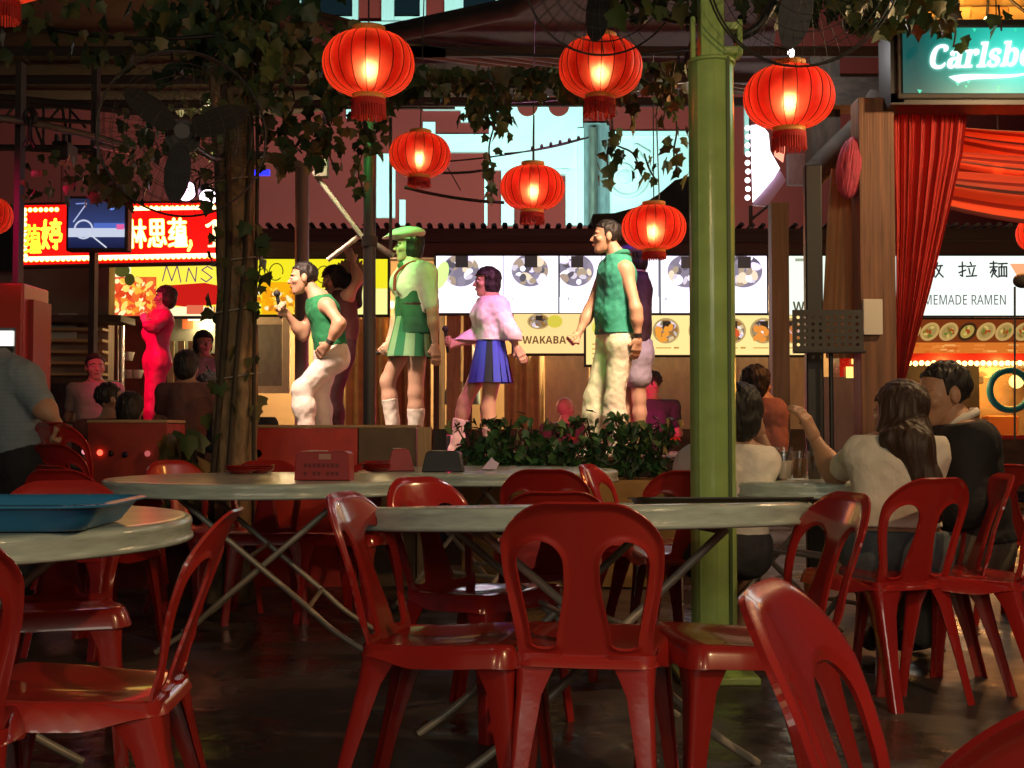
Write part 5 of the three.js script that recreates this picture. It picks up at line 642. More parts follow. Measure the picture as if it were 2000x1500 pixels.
person('dancer in a purple-lit cap, dark top and grey shorts behind the teal shirt', 10.2, { head: [1238, 508], neck: [1246, 535], waist: [1246, 640], pelvis: [1240, 690], sL: [1252, 550, .12], sR: [1232, 548, -.14], eL: [1256, 610, .16], wL: [1254, 660, .14], fL: [1252, 680, .14], eR: [1220, 610, -.16], wR: [1210, 655, -.14], fR: [1205, 672, -.14], kL: [1248, 780, .07], aL: [1252, 870, .07], tL: [1232, 884, .07], kR: [1226, 778, -.07], aR: [1226, 866, -.07], tR: [1206, 882, -.07] },
  { s: .95, slim: 1, face: F_, hair: 'bob', skin: 0, floor: STAGE, base: [1240], wear: [top(CL(.04, .012, .02), { hem: .7, long: 1 }), trousers(CL(.34, .3, .36), { short: .5, r: .03, name: 'shorts' }), X => part('cap', new THREE.SphereGeometry(.115, 28, 16).scale(1.15, .42, 1).translate(...X.HP.to(0, .09, 0).toArray()), CL(.2, .14, .5), X.g)] });
person('slim dancer in a tight red costume bathed in red light at left', 10.3, { head: [322, 582], neck: [318, 608], waist: [310, 668], pelvis: [306, 705], sL: [324, 622, .1], sR: [302, 620, -.12], eL: [300, 640, .22], wL: [286, 634, .26], fL: [282, 622, .24], eR: [288, 650, -.12], wR: [296, 672, -.06], fR: [302, 684, -.06], kL: [300, 775, .05], aL: [294, 862, .05], tL: [280, 880, .05], kR: [298, 775, -.05], aR: [292, 862, -.05], tR: [276, 880, -.05] },
  { s: .78, slim: 1, face: V(-1, 0, .3), hair: 'bob', hairM: HAIR[1], skin: 0, floor: STAGE, base: [300], wear: [top(CL(.62, .02, .12, .5), { hem: .9, long: 1 }), trousers(CL(.62, .02, .12, .5), { flare: .01 })] });
// barrier boxes before the stage, planters
function barrier(label, x0, y0, x1, d, m, holes, o2 = {}) { const a = P(x0, y0, d), b = P(x1, y0, d), w = b.x - a.x, h = a.y, o = thing('barrier_box', label, 'barrier', V((a.x + b.x) / 2, 0, -d)); const s = new THREE.Shape([[-w / 2, 0], [w / 2, 0], [w / 2, h], [-w / 2, h]].map(p => new THREE.Vector2(...p))); for (const [px, py, r] of holes) { const q = P(px, py, d), c = new THREE.Path(); c.absarc(q.x - o.position.x, q.y, r, 0, 7, true); s.holes.push(c); }
  part('front_panel', new THREE.ExtrudeGeometry(s, { depth: .02, bevelEnabled: false }).translate(0, 0, -.02), m, o, false); for (const t of [-1, 1]) part('side_panel', box(.018, h - .004, .4, t * (w / 2 - .012), h / 2 - .003, -.222), m, o, false); part('top_edge', box(w + .01, .018, .42, 0, h + .01, -.2, .004), M.tan, o, false); part('back_panel', box(w - .05, h - .05, .015, 0, h / 2 - .02, -.41), M.dark, o, false); return o; }
const redWood = worn(.64, .045, .022, .5, .25, { bumpMap: tWood, bumpScale: .002 });
barrier('red painted box barrier with a round hole beside the trunk, before the stage', 462, 836, 698, 7.5, redWood, [[504, 886, .024]]);
barrier('olive-brown box panel joining the red barrier on its right', 701, 836, 812, 7.52, worn(.16, .10, .05, .6, .3), []);
single('barrier_post', boxAt(814, 834, 842, 1240, 7.5, .1, .005), M.tan, 'tan wooden post closing the right end of the barrier', 'post'); single('barrier_door', boxAt(846, 838, 872, 1240, 7.55, .08), M.dark, 'dark narrow panel right of the tan barrier post', 'panel');
barrier('dull red barrier box with a row of small coloured lamps, left of the trunk', 172, 826, 326, 7.4, worn(.42, .045, .025, .6, .3), []);
{ for (const [x, y, c, l] of [[195, 884, [3, .25, .12], 'lit red'], [165, 882, [.9, .3, .35], 'pinkish'], [216, 886, [.02, .01, .01], 'dark'], [244, 888, [.01, .01, .05], 'dark blue'], [288, 886, [.5, .1, .1], 'dim red']]) single('indicator_lamp', sphere(P(x, y, 7.38), .018, 1, 1, .5), l == 'dark' || l == 'dark blue' ? mat(...c, .3) : glow(...c), l + ' round indicator lamp on the dull red barrier box', 'lamp'); }
// diners at the right table
person('woman with long brown hair in a cream T-shirt, seen from behind, hand raised', 4.62, { head: [1757, 812, -.06], neck: [1752, 858], waist: [1748, 1000, .02], pelvis: [1752, 1078], sL: [1686, 884, -.04], sR: [1808, 880, .04], eL: [1632, 928, -.28], wL: [1592, 858, -.34], fL: [1574, 818, -.34], eR: [1822, 965, -.1], wR: [1770, 940, -.34], fR: [1730, 935, -.42], kL: [1688, 1068, -.42], aL: [1722, 1225, -.5], tL: [1700, 1250, -.6], kR: [1772, 1070, -.44], aR: [1822, 1225, -.62], tR: [1795, 1245, -.74] },
  { s: .98, slim: 1, face: V(-.55, -.08, -.85), hair: 'long', hairM: HAIR[1], skin: 1, floor: 0, hand: .005, cell: .012, hcell: .01, nL: V(-.6, .1, -.4), base: [1752], wear: [top(CL(.80, .74, .62), { hem: .35, sleeve: .62, r: .016, name: 't_shirt' }), trousers(CL(.10, .13, .15), { short: .55, r: .018, name: 'shorts' }), shoes(M.black), X => { const h = X.j.head, n = X.N, q = (a, b, c) => V(a.x + b, a.y + c, a.z); const strand = (x, y, z) => .006 * n3(x * 52, y * 4, z * 52) + .006 * n3(x * 26, y * 3, z * 26); const B = [[h.clone().add(V(0, .035, .03)), h.clone().add(V(0, -.08, .055)), .088, .088], [h.clone().add(V(-.035, -.08, .05)), n.clone().add(V(-.04, .0, .085)), .065, .052], [h.clone().add(V(.02, -.08, .05)), n.clone().add(V(.03, -.02, .1)), .075, .066], [n.clone().add(V(.03, -.02, .1)), n.clone().add(V(.075, -.16, .125)), .066, .046], [n.clone().add(V(.075, -.16, .125)), n.clone().add(V(.105, -.29, .125)), .044, .02], [n.clone().add(V(.0, -.01, .1)), n.clone().add(V(.03, -.13, .13)), .04, .016]], f0 = fieldOf(B, .04), f = (x, y, z) => f0(x, y, z) + strand(x, y, z), bb = bounds(B, .03); part('long_hair', nets(f, bb.min, bb.max, .006), HAIR[1], X.g); }] });
person('dark-haired man in a black jacket with a white collar, facing left', 4.95, { head: [1842, 772], neck: [1868, 832], waist: [1893, 985], pelvis: [1903, 1062], sL: [1898, 862, .16], sR: [1858, 858, -.18], eL: [1890, 985, .22], wL: [1822, 1000, .16], fL: [1790, 990, .12], eR: [1820, 960, -.2], wR: [1760, 950, -.2], fR: [1735, 945, -.2], kL: [1790, 1070, .1], aL: [1800, 1225, .1], tL: [1765, 1250, .1], kR: [1780, 1068, -.12], aR: [1790, 1215, -.12], tR: [1755, 1240, -.12] },
  { s: 1.06, hs: .98, face: V(-1, -.1, .12), up: V(-.14, 1, 0), hair: 'short', hairM: HAIR[0], skin: 1, floor: 0, cell: .014, hcell: .009, base: [1880], wear: [top(CL(.012, .012, .014), { hem: .95, long: 1, r: .028, name: 'jacket' }), trousers(CL(.14, .12, .09), { flare: .03 }), shoes(M.black), X => part('shirt_collar', tube([X.N.clone().add(V(-.085, -.045, .05)), X.N.clone().add(V(-.02, .02, .085)), X.N.clone().add(V(.06, .055, .05)), X.N.clone().add(V(.075, .06, -.03))], .016, 24, 8), CL(.7, .66, .58), X.g)] });
person('short-haired woman in a pink-beige T-shirt behind the green column', 5.15, { head: [1446, 812], neck: [1432, 872], waist: [1420, 1000], pelvis: [1415, 1075], sL: [1352, 905, 0], sR: [1484, 900, 0], eL: [1318, 960, -.1], wL: [1370, 950, -.3], fL: [1400, 945, -.4], eR: [1516, 935, -.16], wR: [1484, 850, -.2], fR: [1476, 815, -.2], kL: [1390, 1075, -.42], aL: [1395, 1220, -.45], tL: [1395, 1235, -.56], kR: [1460, 1075, -.42], aR: [1455, 1220, -.45], tR: [1458, 1235, -.56] },
  { s: .98, face: V(.35, -.05, -.94), hair: 'bob', skin: 1, floor: 0, hand: .006, cell: .013, nR: V(-.8, 0, .3), base: [1420], wear: [top(CL(.84, .78, .70), { hem: .8, sleeve: .6, r: .016, name: 't_shirt' }), trousers(CL(.05, .05, .06), { short: .9 }), shoes(M.black)] });
person('diner in a dull orange-pink top farther back between the column and the grey column', 8.2, { head: [1479, 752], neck: [1486, 782], waist: [1490, 860], pelvis: [1490, 905], sL: [1466, 796, 0], sR: [1506, 798, .02], eL: [1462, 845, -.1], wL: [1470, 850, -.3], fL: [1478, 850, -.4], eR: [1508, 845, -.1], wR: [1500, 850, -.3], fR: [1495, 850, -.4], kL: [1475, 905, -.4], aL: [1475, 1000, -.4], kR: [1502, 905, -.4], aR: [1502, 1000, -.4] }, { s: .98, face: V(.75, 0, -.6), hair: 'bob', skin: 1, floor: 0, base: [1490], wear: [top(CL(.26, .10, .075), { hem: .7, sleeve: .5 }), trousers(CL(.03, .03, .04), {})] });
// striped man at the left edge
person('man in a grey striped shirt at the left edge, arm reaching down to a chair', 5.9, { head: [-52, 640], neck: [-30, 696], waist: [18, 842], pelvis: [22, 905], sL: [-78, 735, -.05], sR: [50, 742, .06], eL: [-110, 830, .05], wL: [-100, 900, .15], fL: [-95, 930, .2], eR: [82, 792, .12], wR: [106, 818, .16], fR: [116, 836, .16], kL: [-5, 1060, .05], aL: [-10, 1230, 0], tL: [-20, 1240, .1], kR: [45, 1060, .02], aR: [42, 1230, 0], tR: [50, 1240, .1] },
  { s: 1.05, face: V(.5, -.4, .7), hair: 'short', skin: 1, floor: 0, cell: .014, mR: 'grip', nR: V(0, -1, .2), base: [15], wear: [top(worn(.40, .42, .44, .85, .2, { map: stripes(1, [['#b4c4cc', 18], ['#86969e', 10]], 3) }), { hem: .7, sleeve: .9, r: .022 }), trousers(CL(.012, .012, .015), { flare: .04 }), shoes(M.black)] });
// seated watchers
function watcher(label, x, y, d, s, hairStyle, shirt, face, skin = 1, sit = true) { const k = FPX / d * s, q = (a, b) => [x + a * k, y + b * k]; const lean = .0; return person(label, d, { head: q(0, 0), neck: q(lean, .15), waist: q(0, .48), pelvis: q(0, .68), sL: q(-.19, .2), sR: q(.19, .2), eL: [...q(-.24, .46), -.05], wL: [...q(-.1, .5), -.22], fL: [...q(-.05, .5), -.3], eR: [...q(.24, .46), -.05], wR: [...q(.1, .5), -.22], fR: [...q(.05, .5), -.3], kL: [...q(-.12, .7), -.42], aL: [...q(-.12, 1.1), -.4], kR: [...q(.12, .7), -.42], aR: [...q(.12, 1.1), -.4] }, { s, face, hair: hairStyle, skin, floor: 0, cell: .02, hand: .008, base: [x], wear: [top(shirt, { hem: .9, sleeve: .6 }), trousers(CL(.03, .03, .04), {})] }); }
const away = V(.25, -.05, -1);
watcher('watcher with a round dark head left of the trunk, back turned', 366, 716, 8.6, .84, 'bob', CL(.14, .06, .05), away);
watcher('man in a white shirt facing the court by the left stall', 186, 718, 10.6, .95, 'short', CL(.45, .4, .34), V(.5, 0, .9), 0);
watcher('watcher with reddish skin low before the chrome post', 214, 782, 8.2, .9, 'short', CL(.16, .05, .04), V(.7, 0, -.7));
watcher('watcher with a dark bowed head left of the red dancer', 256, 800, 8.0, .85, 'bob', CL(.06, .04, .04), away);
watcher('watcher in the shade just left of the tree trunk', 405, 758, 9.0, .9, 'bob', CL(.05, .04, .045), V(-.6, 0, -.7));
watcher('watcher in dark clothes just right of the tree trunk', 474, 780, 8.3, .9, 'short', CL(.02, .02, .03), away);
watcher('bald pink-lit man beyond the stage behind the hedge', 1104, 800, 12.2, 1, 'bald', CL(.1, .06, .06), V(.6, 0, -.8), 0);
watcher('man in a dark grey shirt bowed over a table beyond the stage', 1274, 752, 11.6, 1, 'short', CL(.05, .05, .055), V(-.9, -.5, .1));
watcher('watcher with raised dark hair under the left stall', 398, 672, 12.2, 1, 'bob', CL(.3, .28, .24), V(.5, 0, .8));
// ------------------------------------------------------------------ stage lighting: par cans on a bar above the picture, and two over the text board
function par(label, pos, to, color, I, ang, em, r = .09, soft = 14) { const o = thing('stage_lamp', label, 'stage light', pos, 'stage lamps'), dir = to.clone().sub(pos).normalize(), q = new THREE.Quaternion().setFromUnitVectors(V(0, 0, 1), dir), A = (n, g, m) => part(n, g.applyQuaternion(q), m, o, false);
  A('lamp_can', lathe([[.02, -.2], [r * .8, -.18], [r, -.08], [r, .03], [r * .93, .03]], 24).rotateX(Math.PI / 2), M.black); A('lamp_lens', new THREE.CircleGeometry(r * .92, 24).translate(0, 0, .02), glow(...em)); part('yoke', tube([V(-r - .02, 0, 0), V(-r - .02, r + .06, 0), V(r + .02, r + .06, 0), V(r + .02, 0, 0)], .008, 20, 6), M.black, o, false); if (I) spot(color, I, pos.clone().addScaledVector(dir, .05), to, ang, .45, soft); }
{ const y = 3.95, z = -7.7; single('lighting_bar', rod(V(-4.8, y + .2, z), V(2.2, y + .2, z), .03), M.pipe, 'lighting bar above the picture carrying the stage lamps', 'bar'); const T = (px, py, d) => P(px, py, d);
  par('stage lamp with warm white light at the left of the bar', V(-2.1, y, z), T(640, 720, 9.4), 0xffd6bc, 105, .32, [3, 2.4, 2]);
  par('stage lamp with green light aimed at the woman in the cap', V(-1.55, y, z + .1), T(806, 530, 9.3), 0x7cff78, 66, .125, [.6, 4, .8]);
  par('stage lamp with pink light aimed at the girl in the blue skirt', V(.45, y, z), T(965, 640, 10), 0xff96da, 70, .15, [4, 1.6, 3]);
  par('stage lamp with soft warm light for the right half of the stage', V(1.3, y, z), T(1180, 640, 9.4), 0xffd8b4, 92, .3, [3, 2.4, 1.6]);
  par('stage lamp with green light aimed at the cream trousers', V(-.4, y, z), T(1172, 730, 9.4), 0x58ff50, 40, .055, [.6, 4, .8]);
  par('stage lamp with strong red light aimed at the red dancer', V(-4.5, y, z), T(306, 700, 10.3), 0xff1468, 100, .17, [5, .3, .5]);
  par('pink glowing stage lamp above the running-text board', P(362, 372, 9.6), T(560, 640, 6.5), 0xff3ab0, 0, .6, [6, 3.4, 5], .085); par('white-pink stage lamp next to the trunk, above the text board', P(406, 384, 9.4), T(480, 700, 6.8), 0xff2880, 0, .5, [6, 5, 5.4], .07);
  par('purple stage lamp left of the column, among the leaves', P(1346, 128, 9.0), T(1235, 560, 10), 0x6a40ff, 14, .2, [.8, .5, 5], .05); }
for (const [px, d, c, lab, I] of [[880, 10.9, 0xff1060, 'floor lamp glowing pink behind the boots of the woman in the cap', 1.8], [1236, 11.0, 0xff2080, 'floor lamp glowing pink behind the grey shorts', 1.8], [700, 11.1, 0xff50a0, 'floor lamp glowing pink behind the white trousers', 1.6]]) { const p = P(px, 870, d); p.y = STAGE + .1; const o = thing('floor_lamp', lab, 'stage light', p); part('lamp_can', rod(V(0, -.1, 0), V(0, .04, 0), .07, .09), M.black, o, false); part('lamp_lens', new THREE.CircleGeometry(.08, 20).rotateX(-Math.PI / 2).translate(0, .045, 0), glow(3, .3, 1), o, false); point(c, I, p.clone().add(V(0, .1, 0)), 3); }
// ------------------------------------------------------------------ leaves, vines, trunk, hedge
const leafGeo = (w, l, lobes) => { const pos = [0, 0, 0], idx = [], uv = [.5, 0], out = lobes ? [[.16, -.06], [.5, .02], [.42, .3], [.55, .5], [.26, .6], [0, 1], [-.26, .6], [-.55, .5], [-.42, .3], [-.5, .02], [-.16, -.06]] : [[.2, .12], [.42, .34], [.38, .6], [.18, .85], [0, 1.05], [-.18, .85], [-.38, .6], [-.42, .34], [-.2, .12]]; for (const [x, y] of out) { pos.push(x * w, -y * l, .22 * Math.abs(x) * w - .25 * l * y * y * .5); uv.push(x + .5, y); } for (let k = 1; k < out.length; k++) idx.push(0, k + 1, k); idx.push(0, 1, out.length); const g = new THREE.BufferGeometry(); g.setAttribute('position', new THREE.Float32BufferAttribute(pos, 3)); g.setAttribute('uv', new THREE.Float32BufferAttribute(uv, 2)); g.setIndex(idx); g.computeVertexNormals(); return g; };
const LG = [leafGeo(.085, .085, 1), leafGeo(.1, .1, 1), leafGeo(.065, .075, 1), leafGeo(.04, .075, 0)], LM = [mat(.05, .09, .024, .5), mat(.08, .115, .03, .5), mat(.095, .095, .03, .55), mat(.035, .07, .024, .5)];
const stemM = mat(.05, .038, .022, .8);
function hang(m) { m.rotation.set(rr(-.7, .5), rr(-3.1, 3.1), rr(-.7, .7), 'YXZ'); m.scale.setScalar(rr(.75, 1.2)); return m; }
function vine(label, pts, n, o = {}) {
  const q = pts.map(p => P(...p)), g = thing('hanging_vine', label, 'vine', q[0].clone(), 'vines trailing from the canopy'), c = new THREE.CatmullRomCurve3(q); part('stem', new THREE.TubeGeometry(c, 24, .005, 5), stemM, g);
  for (let k = 0; k < n; k++) { const p = c.getPoint((k + rr(.1, .9)) / n), m = part('leaf', LG[o.kind ?? (k % 3)], LM[o.mat ?? ((k * 7) % 4)], g, false); m.position.copy(p).sub(g.position).add(V(rr(-.05, .05), rr(-.02, .02), rr(-.05, .05))); hang(m); m.scale.multiplyScalar(.78); if (o.s) m.scale.multiplyScalar(o.s); } return g; }
vine('vine strand trailing left of the white moulding, above the cap woman', [[962, 165, 6.6], [968, 230, 6.6], [955, 290, 6.6], [963, 345, 6.6], [958, 392, 6.6]], 20);
vine('short vine strand beside the first, nearer the lantern', [[985, 170, 6.5], [990, 215, 6.5], [982, 268, 6.5]], 9);
vine('vine strand on the drain pipe right of the upper middle lantern', [[1190, 190, 6.8], [1196, 250, 6.8], [1186, 300, 6.8], [1190, 356, 6.8]], 16);
vine('thin forked vine sprig before the scroll relief', [[1206, 285, 6.3], [1236, 300, 6.3], [1252, 340, 6.3]], 7);
vine('thin vine sprig right of the scroll relief', [[1258, 300, 6.4], [1268, 330, 6.4], [1284, 356, 6.4]], 6);
vine('vine strand close against the left edge of the column', [[1318, 120, 6.2], [1310, 180, 6.2], [1322, 250, 6.2], [1316, 300, 6.2], [1325, 340, 6.2]], 20);
vine('vine strand left of the one on the column', [[1300, 150, 6.4], [1304, 190, 6.4], [1296, 232, 6.4]], 8);
vine('sparse vine strand under the upper middle lantern', [[1222, 190, 6.5], [1232, 220, 6.5], [1236, 245, 6.5]], 5);
vine('vine strand left of the large upper lantern', [[640, 150, 6.7], [652, 220, 6.7], [636, 280, 6.7], [655, 330, 6.7]], 16, { s: 1.25 });
vine('vine strand hanging by the dark pole below the large lantern', [[700, 210, 7.6], [716, 270, 7.6], [700, 330, 7.6], [712, 380, 7.6]], 18, { s: 1.1 });
vine('vine strand under the left beam, right of the trunk', [[560, 140, 6.6], [575, 200, 6.6], [558, 260, 6.6], [590, 300, 6.6]], 16, { s: 1.2 });
vine('vine strand between trunk and beam with large pale leaves', [[520, 60, 6.3], [535, 110, 6.3], [525, 180, 6.3]], 11, { s: 1.5, mat: 1 });
vine('low vine tuft on the trunk by the singing man', [[500, 440, 6.6], [508, 520, 6.6], [500, 560, 6.6]], 12, { s: 1.2 });
vine('vine strand hanging before the beer sign', [[1858, 20, 5.9], [1866, 60, 5.9], [1862, 92, 5.9]], 4, { s: 1.1, mat: 0 });
vine('second vine strand before the beer sign, farther right', [[1950, 10, 5.9], [1956, 60, 5.9]], 3, { s: 1.3, mat: 0 });
{ const g = thing('tree_trunk', 'vine-wrapped tree trunk rising between the text board and the stage', 'tree', V(P(448, 900, 6.9).x, 0, -6.9)), pos = [], uv = [], idx = [], A = 48, H = 110, T = 4.4; // trunk with bark ridges
  for (let h = 0; h <= H; h++) for (let a = 0; a <= A; a++) { const y = h / H * T, th = a / A * 2 * Math.PI, r = .112 + .035 * Math.exp(-y * 3) + .026 * n3(Math.cos(th) * 1.5, y * 1.6, Math.sin(th) * 1.5) + .016 * n3(Math.cos(th) * 5, y * 3.2, Math.sin(th) * 6) + .007 * n3(Math.cos(th) * 14, y * 7, Math.sin(th) * 14); pos.push(Math.cos(th) * r + .03 * Math.sin(y * 1.1), y, Math.sin(th) * r); uv.push(a / A * 2, y * 1.2); }
  for (let h = 0; h < H; h++) for (let a = 0; a < A; a++) { const i = h * (A + 1) + a; idx.push(i, i + A + 1, i + 1, i + 1, i + A + 1, i + A + 2); }
  const q = new THREE.BufferGeometry(); q.setAttribute('position', new THREE.Float32BufferAttribute(pos, 3)); q.setAttribute('uv', new THREE.Float32BufferAttribute(uv, 2)); q.setIndex(idx); q.computeVertexNormals(); part('trunk', q, worn(.24, .165, .085, .85, .6, { bumpMap: tGrain, bumpScale: .012 }), g, false);
  for (const y of [.62, .66, .7, 1.25, 1.62, 1.9, 2.35, 2.7, 3.0]) { const p = []; for (let k = 0; k <= 16; k++) { const a = k / 16 * 6.28; p.push(V(Math.cos(a) * .138 + .03 * Math.sin(y * 1.1), y + .025 * Math.cos(a + .4), Math.sin(a) * .138)); } part('binding_wire', tube(p, .0045, 60, 5), M.steel, g, false); }
  for (let k = 0; k < 3; k++) { const p = []; for (let s = 0; s <= 10; s++) { const y = s * .36, a = k * 1.05 + .5 * Math.sin(y * 1.2 + k); p.push(V(Math.cos(a) * .135 + .03 * Math.sin(y * 1.1), y, Math.sin(a) * .135)); } part('climbing_stem', tube(p, .011 + .004 * (k % 3), 60, 6), stemM, g, false); }
  for (let k = 0; k < 60; k++) { const y = rr(.9, 3.4), a = rr(-.4, 3.5), m = part('leaf', LG[k % 3], LM[[1, 2, 0, 2][k % 4]], g, false); m.position.set(Math.cos(a) * .15 + .03 * Math.sin(y * 1.1), y, Math.sin(a) * .15); hang(m); m.scale.multiplyScalar(.9); }
  const crown = new THREE.InstancedMesh(LG[1], LM[3], 500), mm = new THREE.Object3D(); for (let k = 0; k < 500; k++) { const a = rr(0, 6.28), r = rr(.05, .6); mm.position.set(Math.cos(a) * r, rr(3.0, 4.3), Math.sin(a) * r); hang(mm); mm.scale.multiplyScalar(1.2); mm.updateMatrix(); crown.setMatrixAt(k, mm.matrix); } crown.name = 'crown'; crown.userData = { kind: 'stuff' }; g.add(shade(crown)); }
{ // leaves massed over the wires of the canopy, too many to count
  const spots = [[420, 720, 40, 210, 6.6, 200, .8], [480, 640, 190, 330, 6.9, 70, 1], [620, 760, 180, 300, 7.2, 60, 1], [740, 1120, 132, 186, 7.0, 300, .8], [900, 1000, 190, 240, 6.8, 50, 1], [1100, 1350, 120, 190, 6.6, 120, 1], [0, 430, -20, 110, 6.4, 80, 1], [1180, 1380, -60, 30, 5.2, 100, 1], [1440, 1760, -80, 30, 5.0, 160, 1], [1640, 1860, -20, 50, 5.6, 120, 1], [230, 420, 190, 300, 8.0, 80, 1], [40, 300, 290, 400, 9.6, 90, 1]];
  const n = spots.reduce((a, s) => a + s[5], 0), im = new THREE.InstancedMesh(LG[1], mat(1, 1, 1, .5), n), mm = new THREE.Object3D(); let i = 0; for (const [x0, x1, y0, y1, d, c, e] of spots) for (let k = 0; k < c; k++) { const v = Math.pow(rnd(), e > .9 ? 1 : 1.4); mm.position.copy(P(rr(x0, x1), lerp(y0, y1, v), d + rr(-.35, .35))); hang(mm); mm.scale.multiplyScalar(rr(.5, .95)); mm.updateMatrix(); im.setColorAt(i, [rgb(.05, .085, .022), rgb(.075, .1, .03), rgb(.035, .065, .022), rgb(.085, .085, .028)][k % 4]); im.setMatrixAt(i++, mm.matrix); }
  im.name = 'canopy_leaves'; tag(shade(im), 'dark climbing leaves massed over the wires below the canopy', 'foliage', null, 'stuff'); scene.add(im); }
{ const g = thing('lit_creeper', 'reddish-lit leafy creeper above the small screen', 'plant', P(232, 380, 9.2)); part('stem', tube([P(232, 395, 9.2), P(225, 355, 9.2), P(240, 325, 9.2)], .01), stemM, g); const lm = mat(.13, .09, .03, .5); for (let k = 0; k < 26; k++) { const m = part('leaf', LG[k % 3], k % 3 ? lm : LM[2], g, false); m.position.copy(P(rr(190, 272), rr(322, 385), 9.2 + rr(-.15, .15))).sub(g.position); hang(m); m.scale.multiplyScalar(1.5); } }
{ const g = thing('potted_shrub', 'broad leaved potted plant beside the foot of the trunk', 'plant', V(P(365, 915, 7.1).x, 0, -7.1)); part('pot', lathe([[0, 0], [.12, 0], [.17, .45], [.19, .45], [.19, .5], [.15, .5]], 28), mat(.2, .06, .03, .7), g, false); const lm = mat(.13, .10, .03, .5); for (let k = 0; k < 46; k++) { const m = part('leaf', LG[1], k % 4 ? lm : LM[0], g, false); m.position.set(rr(-.12, .1), rr(.52, .93), rr(-.12, .14)); hang(m); m.scale.multiplyScalar(1.5); } for (let k = 0; k < 5; k++) part('stem', tube([V(0, .45, 0), V(rr(-.05, .05), .65, rr(-.05, .05)), V(rr(-.1, .1), .9, rr(-.1, .1))], .007, 10, 5), stemM, g, false); }
// hedge of potted plants in an ochre trough before the stage
{ const d = 7.62, a = P(905, 932, d), b = P(1312, 932, d), o = thing('planter_trough', 'ochre wooden trough holding the row of plants before the stage', 'planter', V((a.x + b.x) / 2, 0, -d)), w = b.x - a.x; part('front_board', box(w, a.y - .02, .03, 0, a.y / 2, .2), worn(.42, .24, .07, .7, .25), o, false); part('back_board', box(w, a.y - .02, .03, 0, a.y / 2, -.2), worn(.42, .24, .07, .7, .25), o, false); for (const t of [-1, 1]) part('end_board', box(.03, a.y - .03, .37, t * (w / 2 - .016), a.y / 2, 0), worn(.42, .24, .07, .7, .25), o, false); part('soil', box(w - .07, .02, .36, 0, a.y - .08, 0), M.dark, o, false);
  const labs = ['leftmost bushy plant of the trough, by the girl\'s heel', 'second plant of the trough from the left, taller sprigs', 'plant of the trough in front of the bald man', 'middle plant of the trough with green lit leaves', 'plant of the trough before the teal-shirted man\'s legs', 'plant of the trough with a small yellow flower', 'rightmost plant of the trough with a red flower'];
  labs.forEach((l, k) => { const px = 935 + k * 58, c = P(px, 935, d), g = thing('trough_plant', l, 'plant', V(c.x, a.y - .07, -d), 'plants in the trough before the stage'); const list = [], N = 150; const stems = []; for (let s = 0; s < 9; s++) { const an = s / 9 * 6.28, R = rr(.05, .17), hh = rr(.24, .44), e = V(Math.cos(an) * R, hh, Math.sin(an) * R * .8); stems.push(e); part('stem', tube([V(0, 0, 0), V(e.x * .3, e.y * .5, e.z * .3), e], .005, 8, 5), stemM, g, false); }
    const bm = [[], [], []]; for (let q = 0; q < N; q++) { const e = stems[q % 9], t = rr(.3, 1.12), m = new THREE.Object3D(); m.position.set(e.x * t * t + rr(-.05, .05), e.y * t + rr(-.02, .03), e.z * t * t + rr(-.05, .05)); m.rotation.set(rr(-1.6, 1), rr(-3, 3), rr(-.8, .8), 'YXZ'); m.scale.setScalar(rr(.7, 1.15)); m.updateMatrix(); bm[q % 3].push(LG[q % 2 ? 3 : 2].clone().applyMatrix4(m.matrix)); }
    bm.forEach((l2, i) => { const m = part('foliage', join(l2), [mat(.05, .15, .05, .45), mat(.08, .20, .06, .45), mat(.035, .08, .03, .5)][i], g, false); m.userData = { kind: 'stuff' }; });
    if (k === 5 || k === 6 || k === 3) { const col = k === 5 ? [.7, .6, .05] : k === 6 ? [.75, .03, .02] : [.5, .05, .03]; const f = []; for (let q = 0; q < 6; q++) f.push(LG[3].clone().scale(.8, .6, 1).rotateX(-1.2).rotateY(q * 1.05)); part('flower', join(f).translate(k === 6 ? .1 : .03, .32, .1), mat(...col, .5), g, false); } }); }
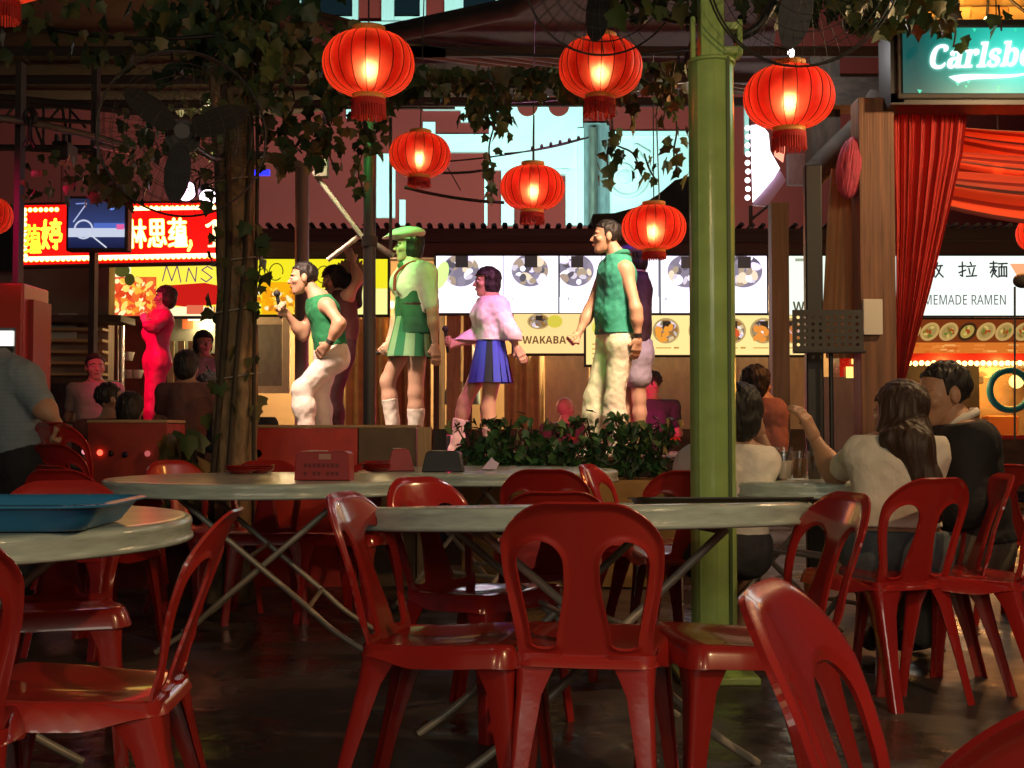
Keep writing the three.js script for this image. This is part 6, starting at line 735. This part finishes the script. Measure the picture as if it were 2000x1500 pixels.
// ------------------------------------------------------------------ scaffold poles, braces, wires
{ const o = thing('stage_pole', 'thick dark pole between the bent man and the cap woman', 'pole', V(P(722, 880, 8.5).x, 0, -8.5)); part('shaft', rod(P(722, 870, 8.5).setY(0), P(722, 225, 8.5), .044), worn(.05, .045, .042, .5, .3), o); part('shaft_top', rod(P(722, 225, 8.5), P(722, 90, 8.5), .026), M.redDark, o); part('coupler', rod(P(722, 462, 8.5), P(722, 482, 8.5), .056), M.dark, o); }
{ const o = thing('grey_pole', 'grey pole with a bent arm above the bent man', 'pole', V(P(590, 880, 10.8).x, 0, -10.8)), d = 10.8; part('shaft', rod(P(590, 870, d).setY(0), P(590, 330, d), .062), worn(.20, .18, .14, .5, .3), o); part('bent_arm', tube([P(590, 340, d), P(588, 328, d), P(560, 318, d), P(525, 308, d), P(492, 306, d)], .05, 40, 10), worn(.20, .18, .14, .5, .3), o); }
{ const o = thing('diagonal_brace', 'pale diagonal brace crossing behind the thick dark pole', 'brace', P(690, 420, 8.7)), d = 8.7; part('upper_bar', rod(P(612, 336, d), P(712, 468, d), .018), M.steel, o); part('lower_bar', rod(P(735, 478, d), P(768, 500, d), .022), M.steel, o); part('cross_bar', rod(P(640, 508, d + .1), P(700, 462, d + .1), .018), M.steel, o); part('clamp', boxAt(612, 306, 640, 345, d - .05, .08, .01), worn(.22, .19, .16, .6, .3), o); }
single('thin_pole', rod(P(763, 230, 8.8), P(763, 500, 8.8), .012), M.black, 'thin black pole hanging left of the small lantern', 'pole');
{ const o = thing('overhead_wires', 'thin dark cables sagging across the court in front of the town house', 'cable', P(1000, 350, 8.6)); const W = (a, b, sag, d, r = .006) => { const A = P(...a, d), B = P(...b, d), m = mix(A, B, .5); m.y -= sag; part('cable', tube([A, mix(A, m, .5).add(V(0, -sag * .25, 0)), m, mix(m, B, .5).add(V(0, -sag * .25, 0)), B], r, 30, 5), M.black, o); };
  W([760, 318], [1140, 270], .05, 8.6); W([790, 366], [985, 396], .02, 8.7, .012); W([800, 330], [960, 330], .03, 8.8, .01); W([830, 200], [1350, 160], .06, 8.4); W([985, 300], [1150, 268], .02, 8.5); W([870, 320], [900, 372], .0, 8.7, .004); W([955, 170], [1180, 148], .02, 7.0, .006); W([640, 50], [1380, 95], .1, 6.8, .007); W([30, 40], [420, 70], .05, 6.4, .012); W([1282, 230], [1288, 400], 0, 9, .005); W([1043, 225], [1043, 330], 0, 8.1, .004); for (let k = 0; k < 6; k++) part('hanging_bulb', sphere(P(1040 + k * 18, 290 - k * 4, 8.5), .012, 1, 1.5, 1), M.black, o); }
renderer.render(scene, camera);
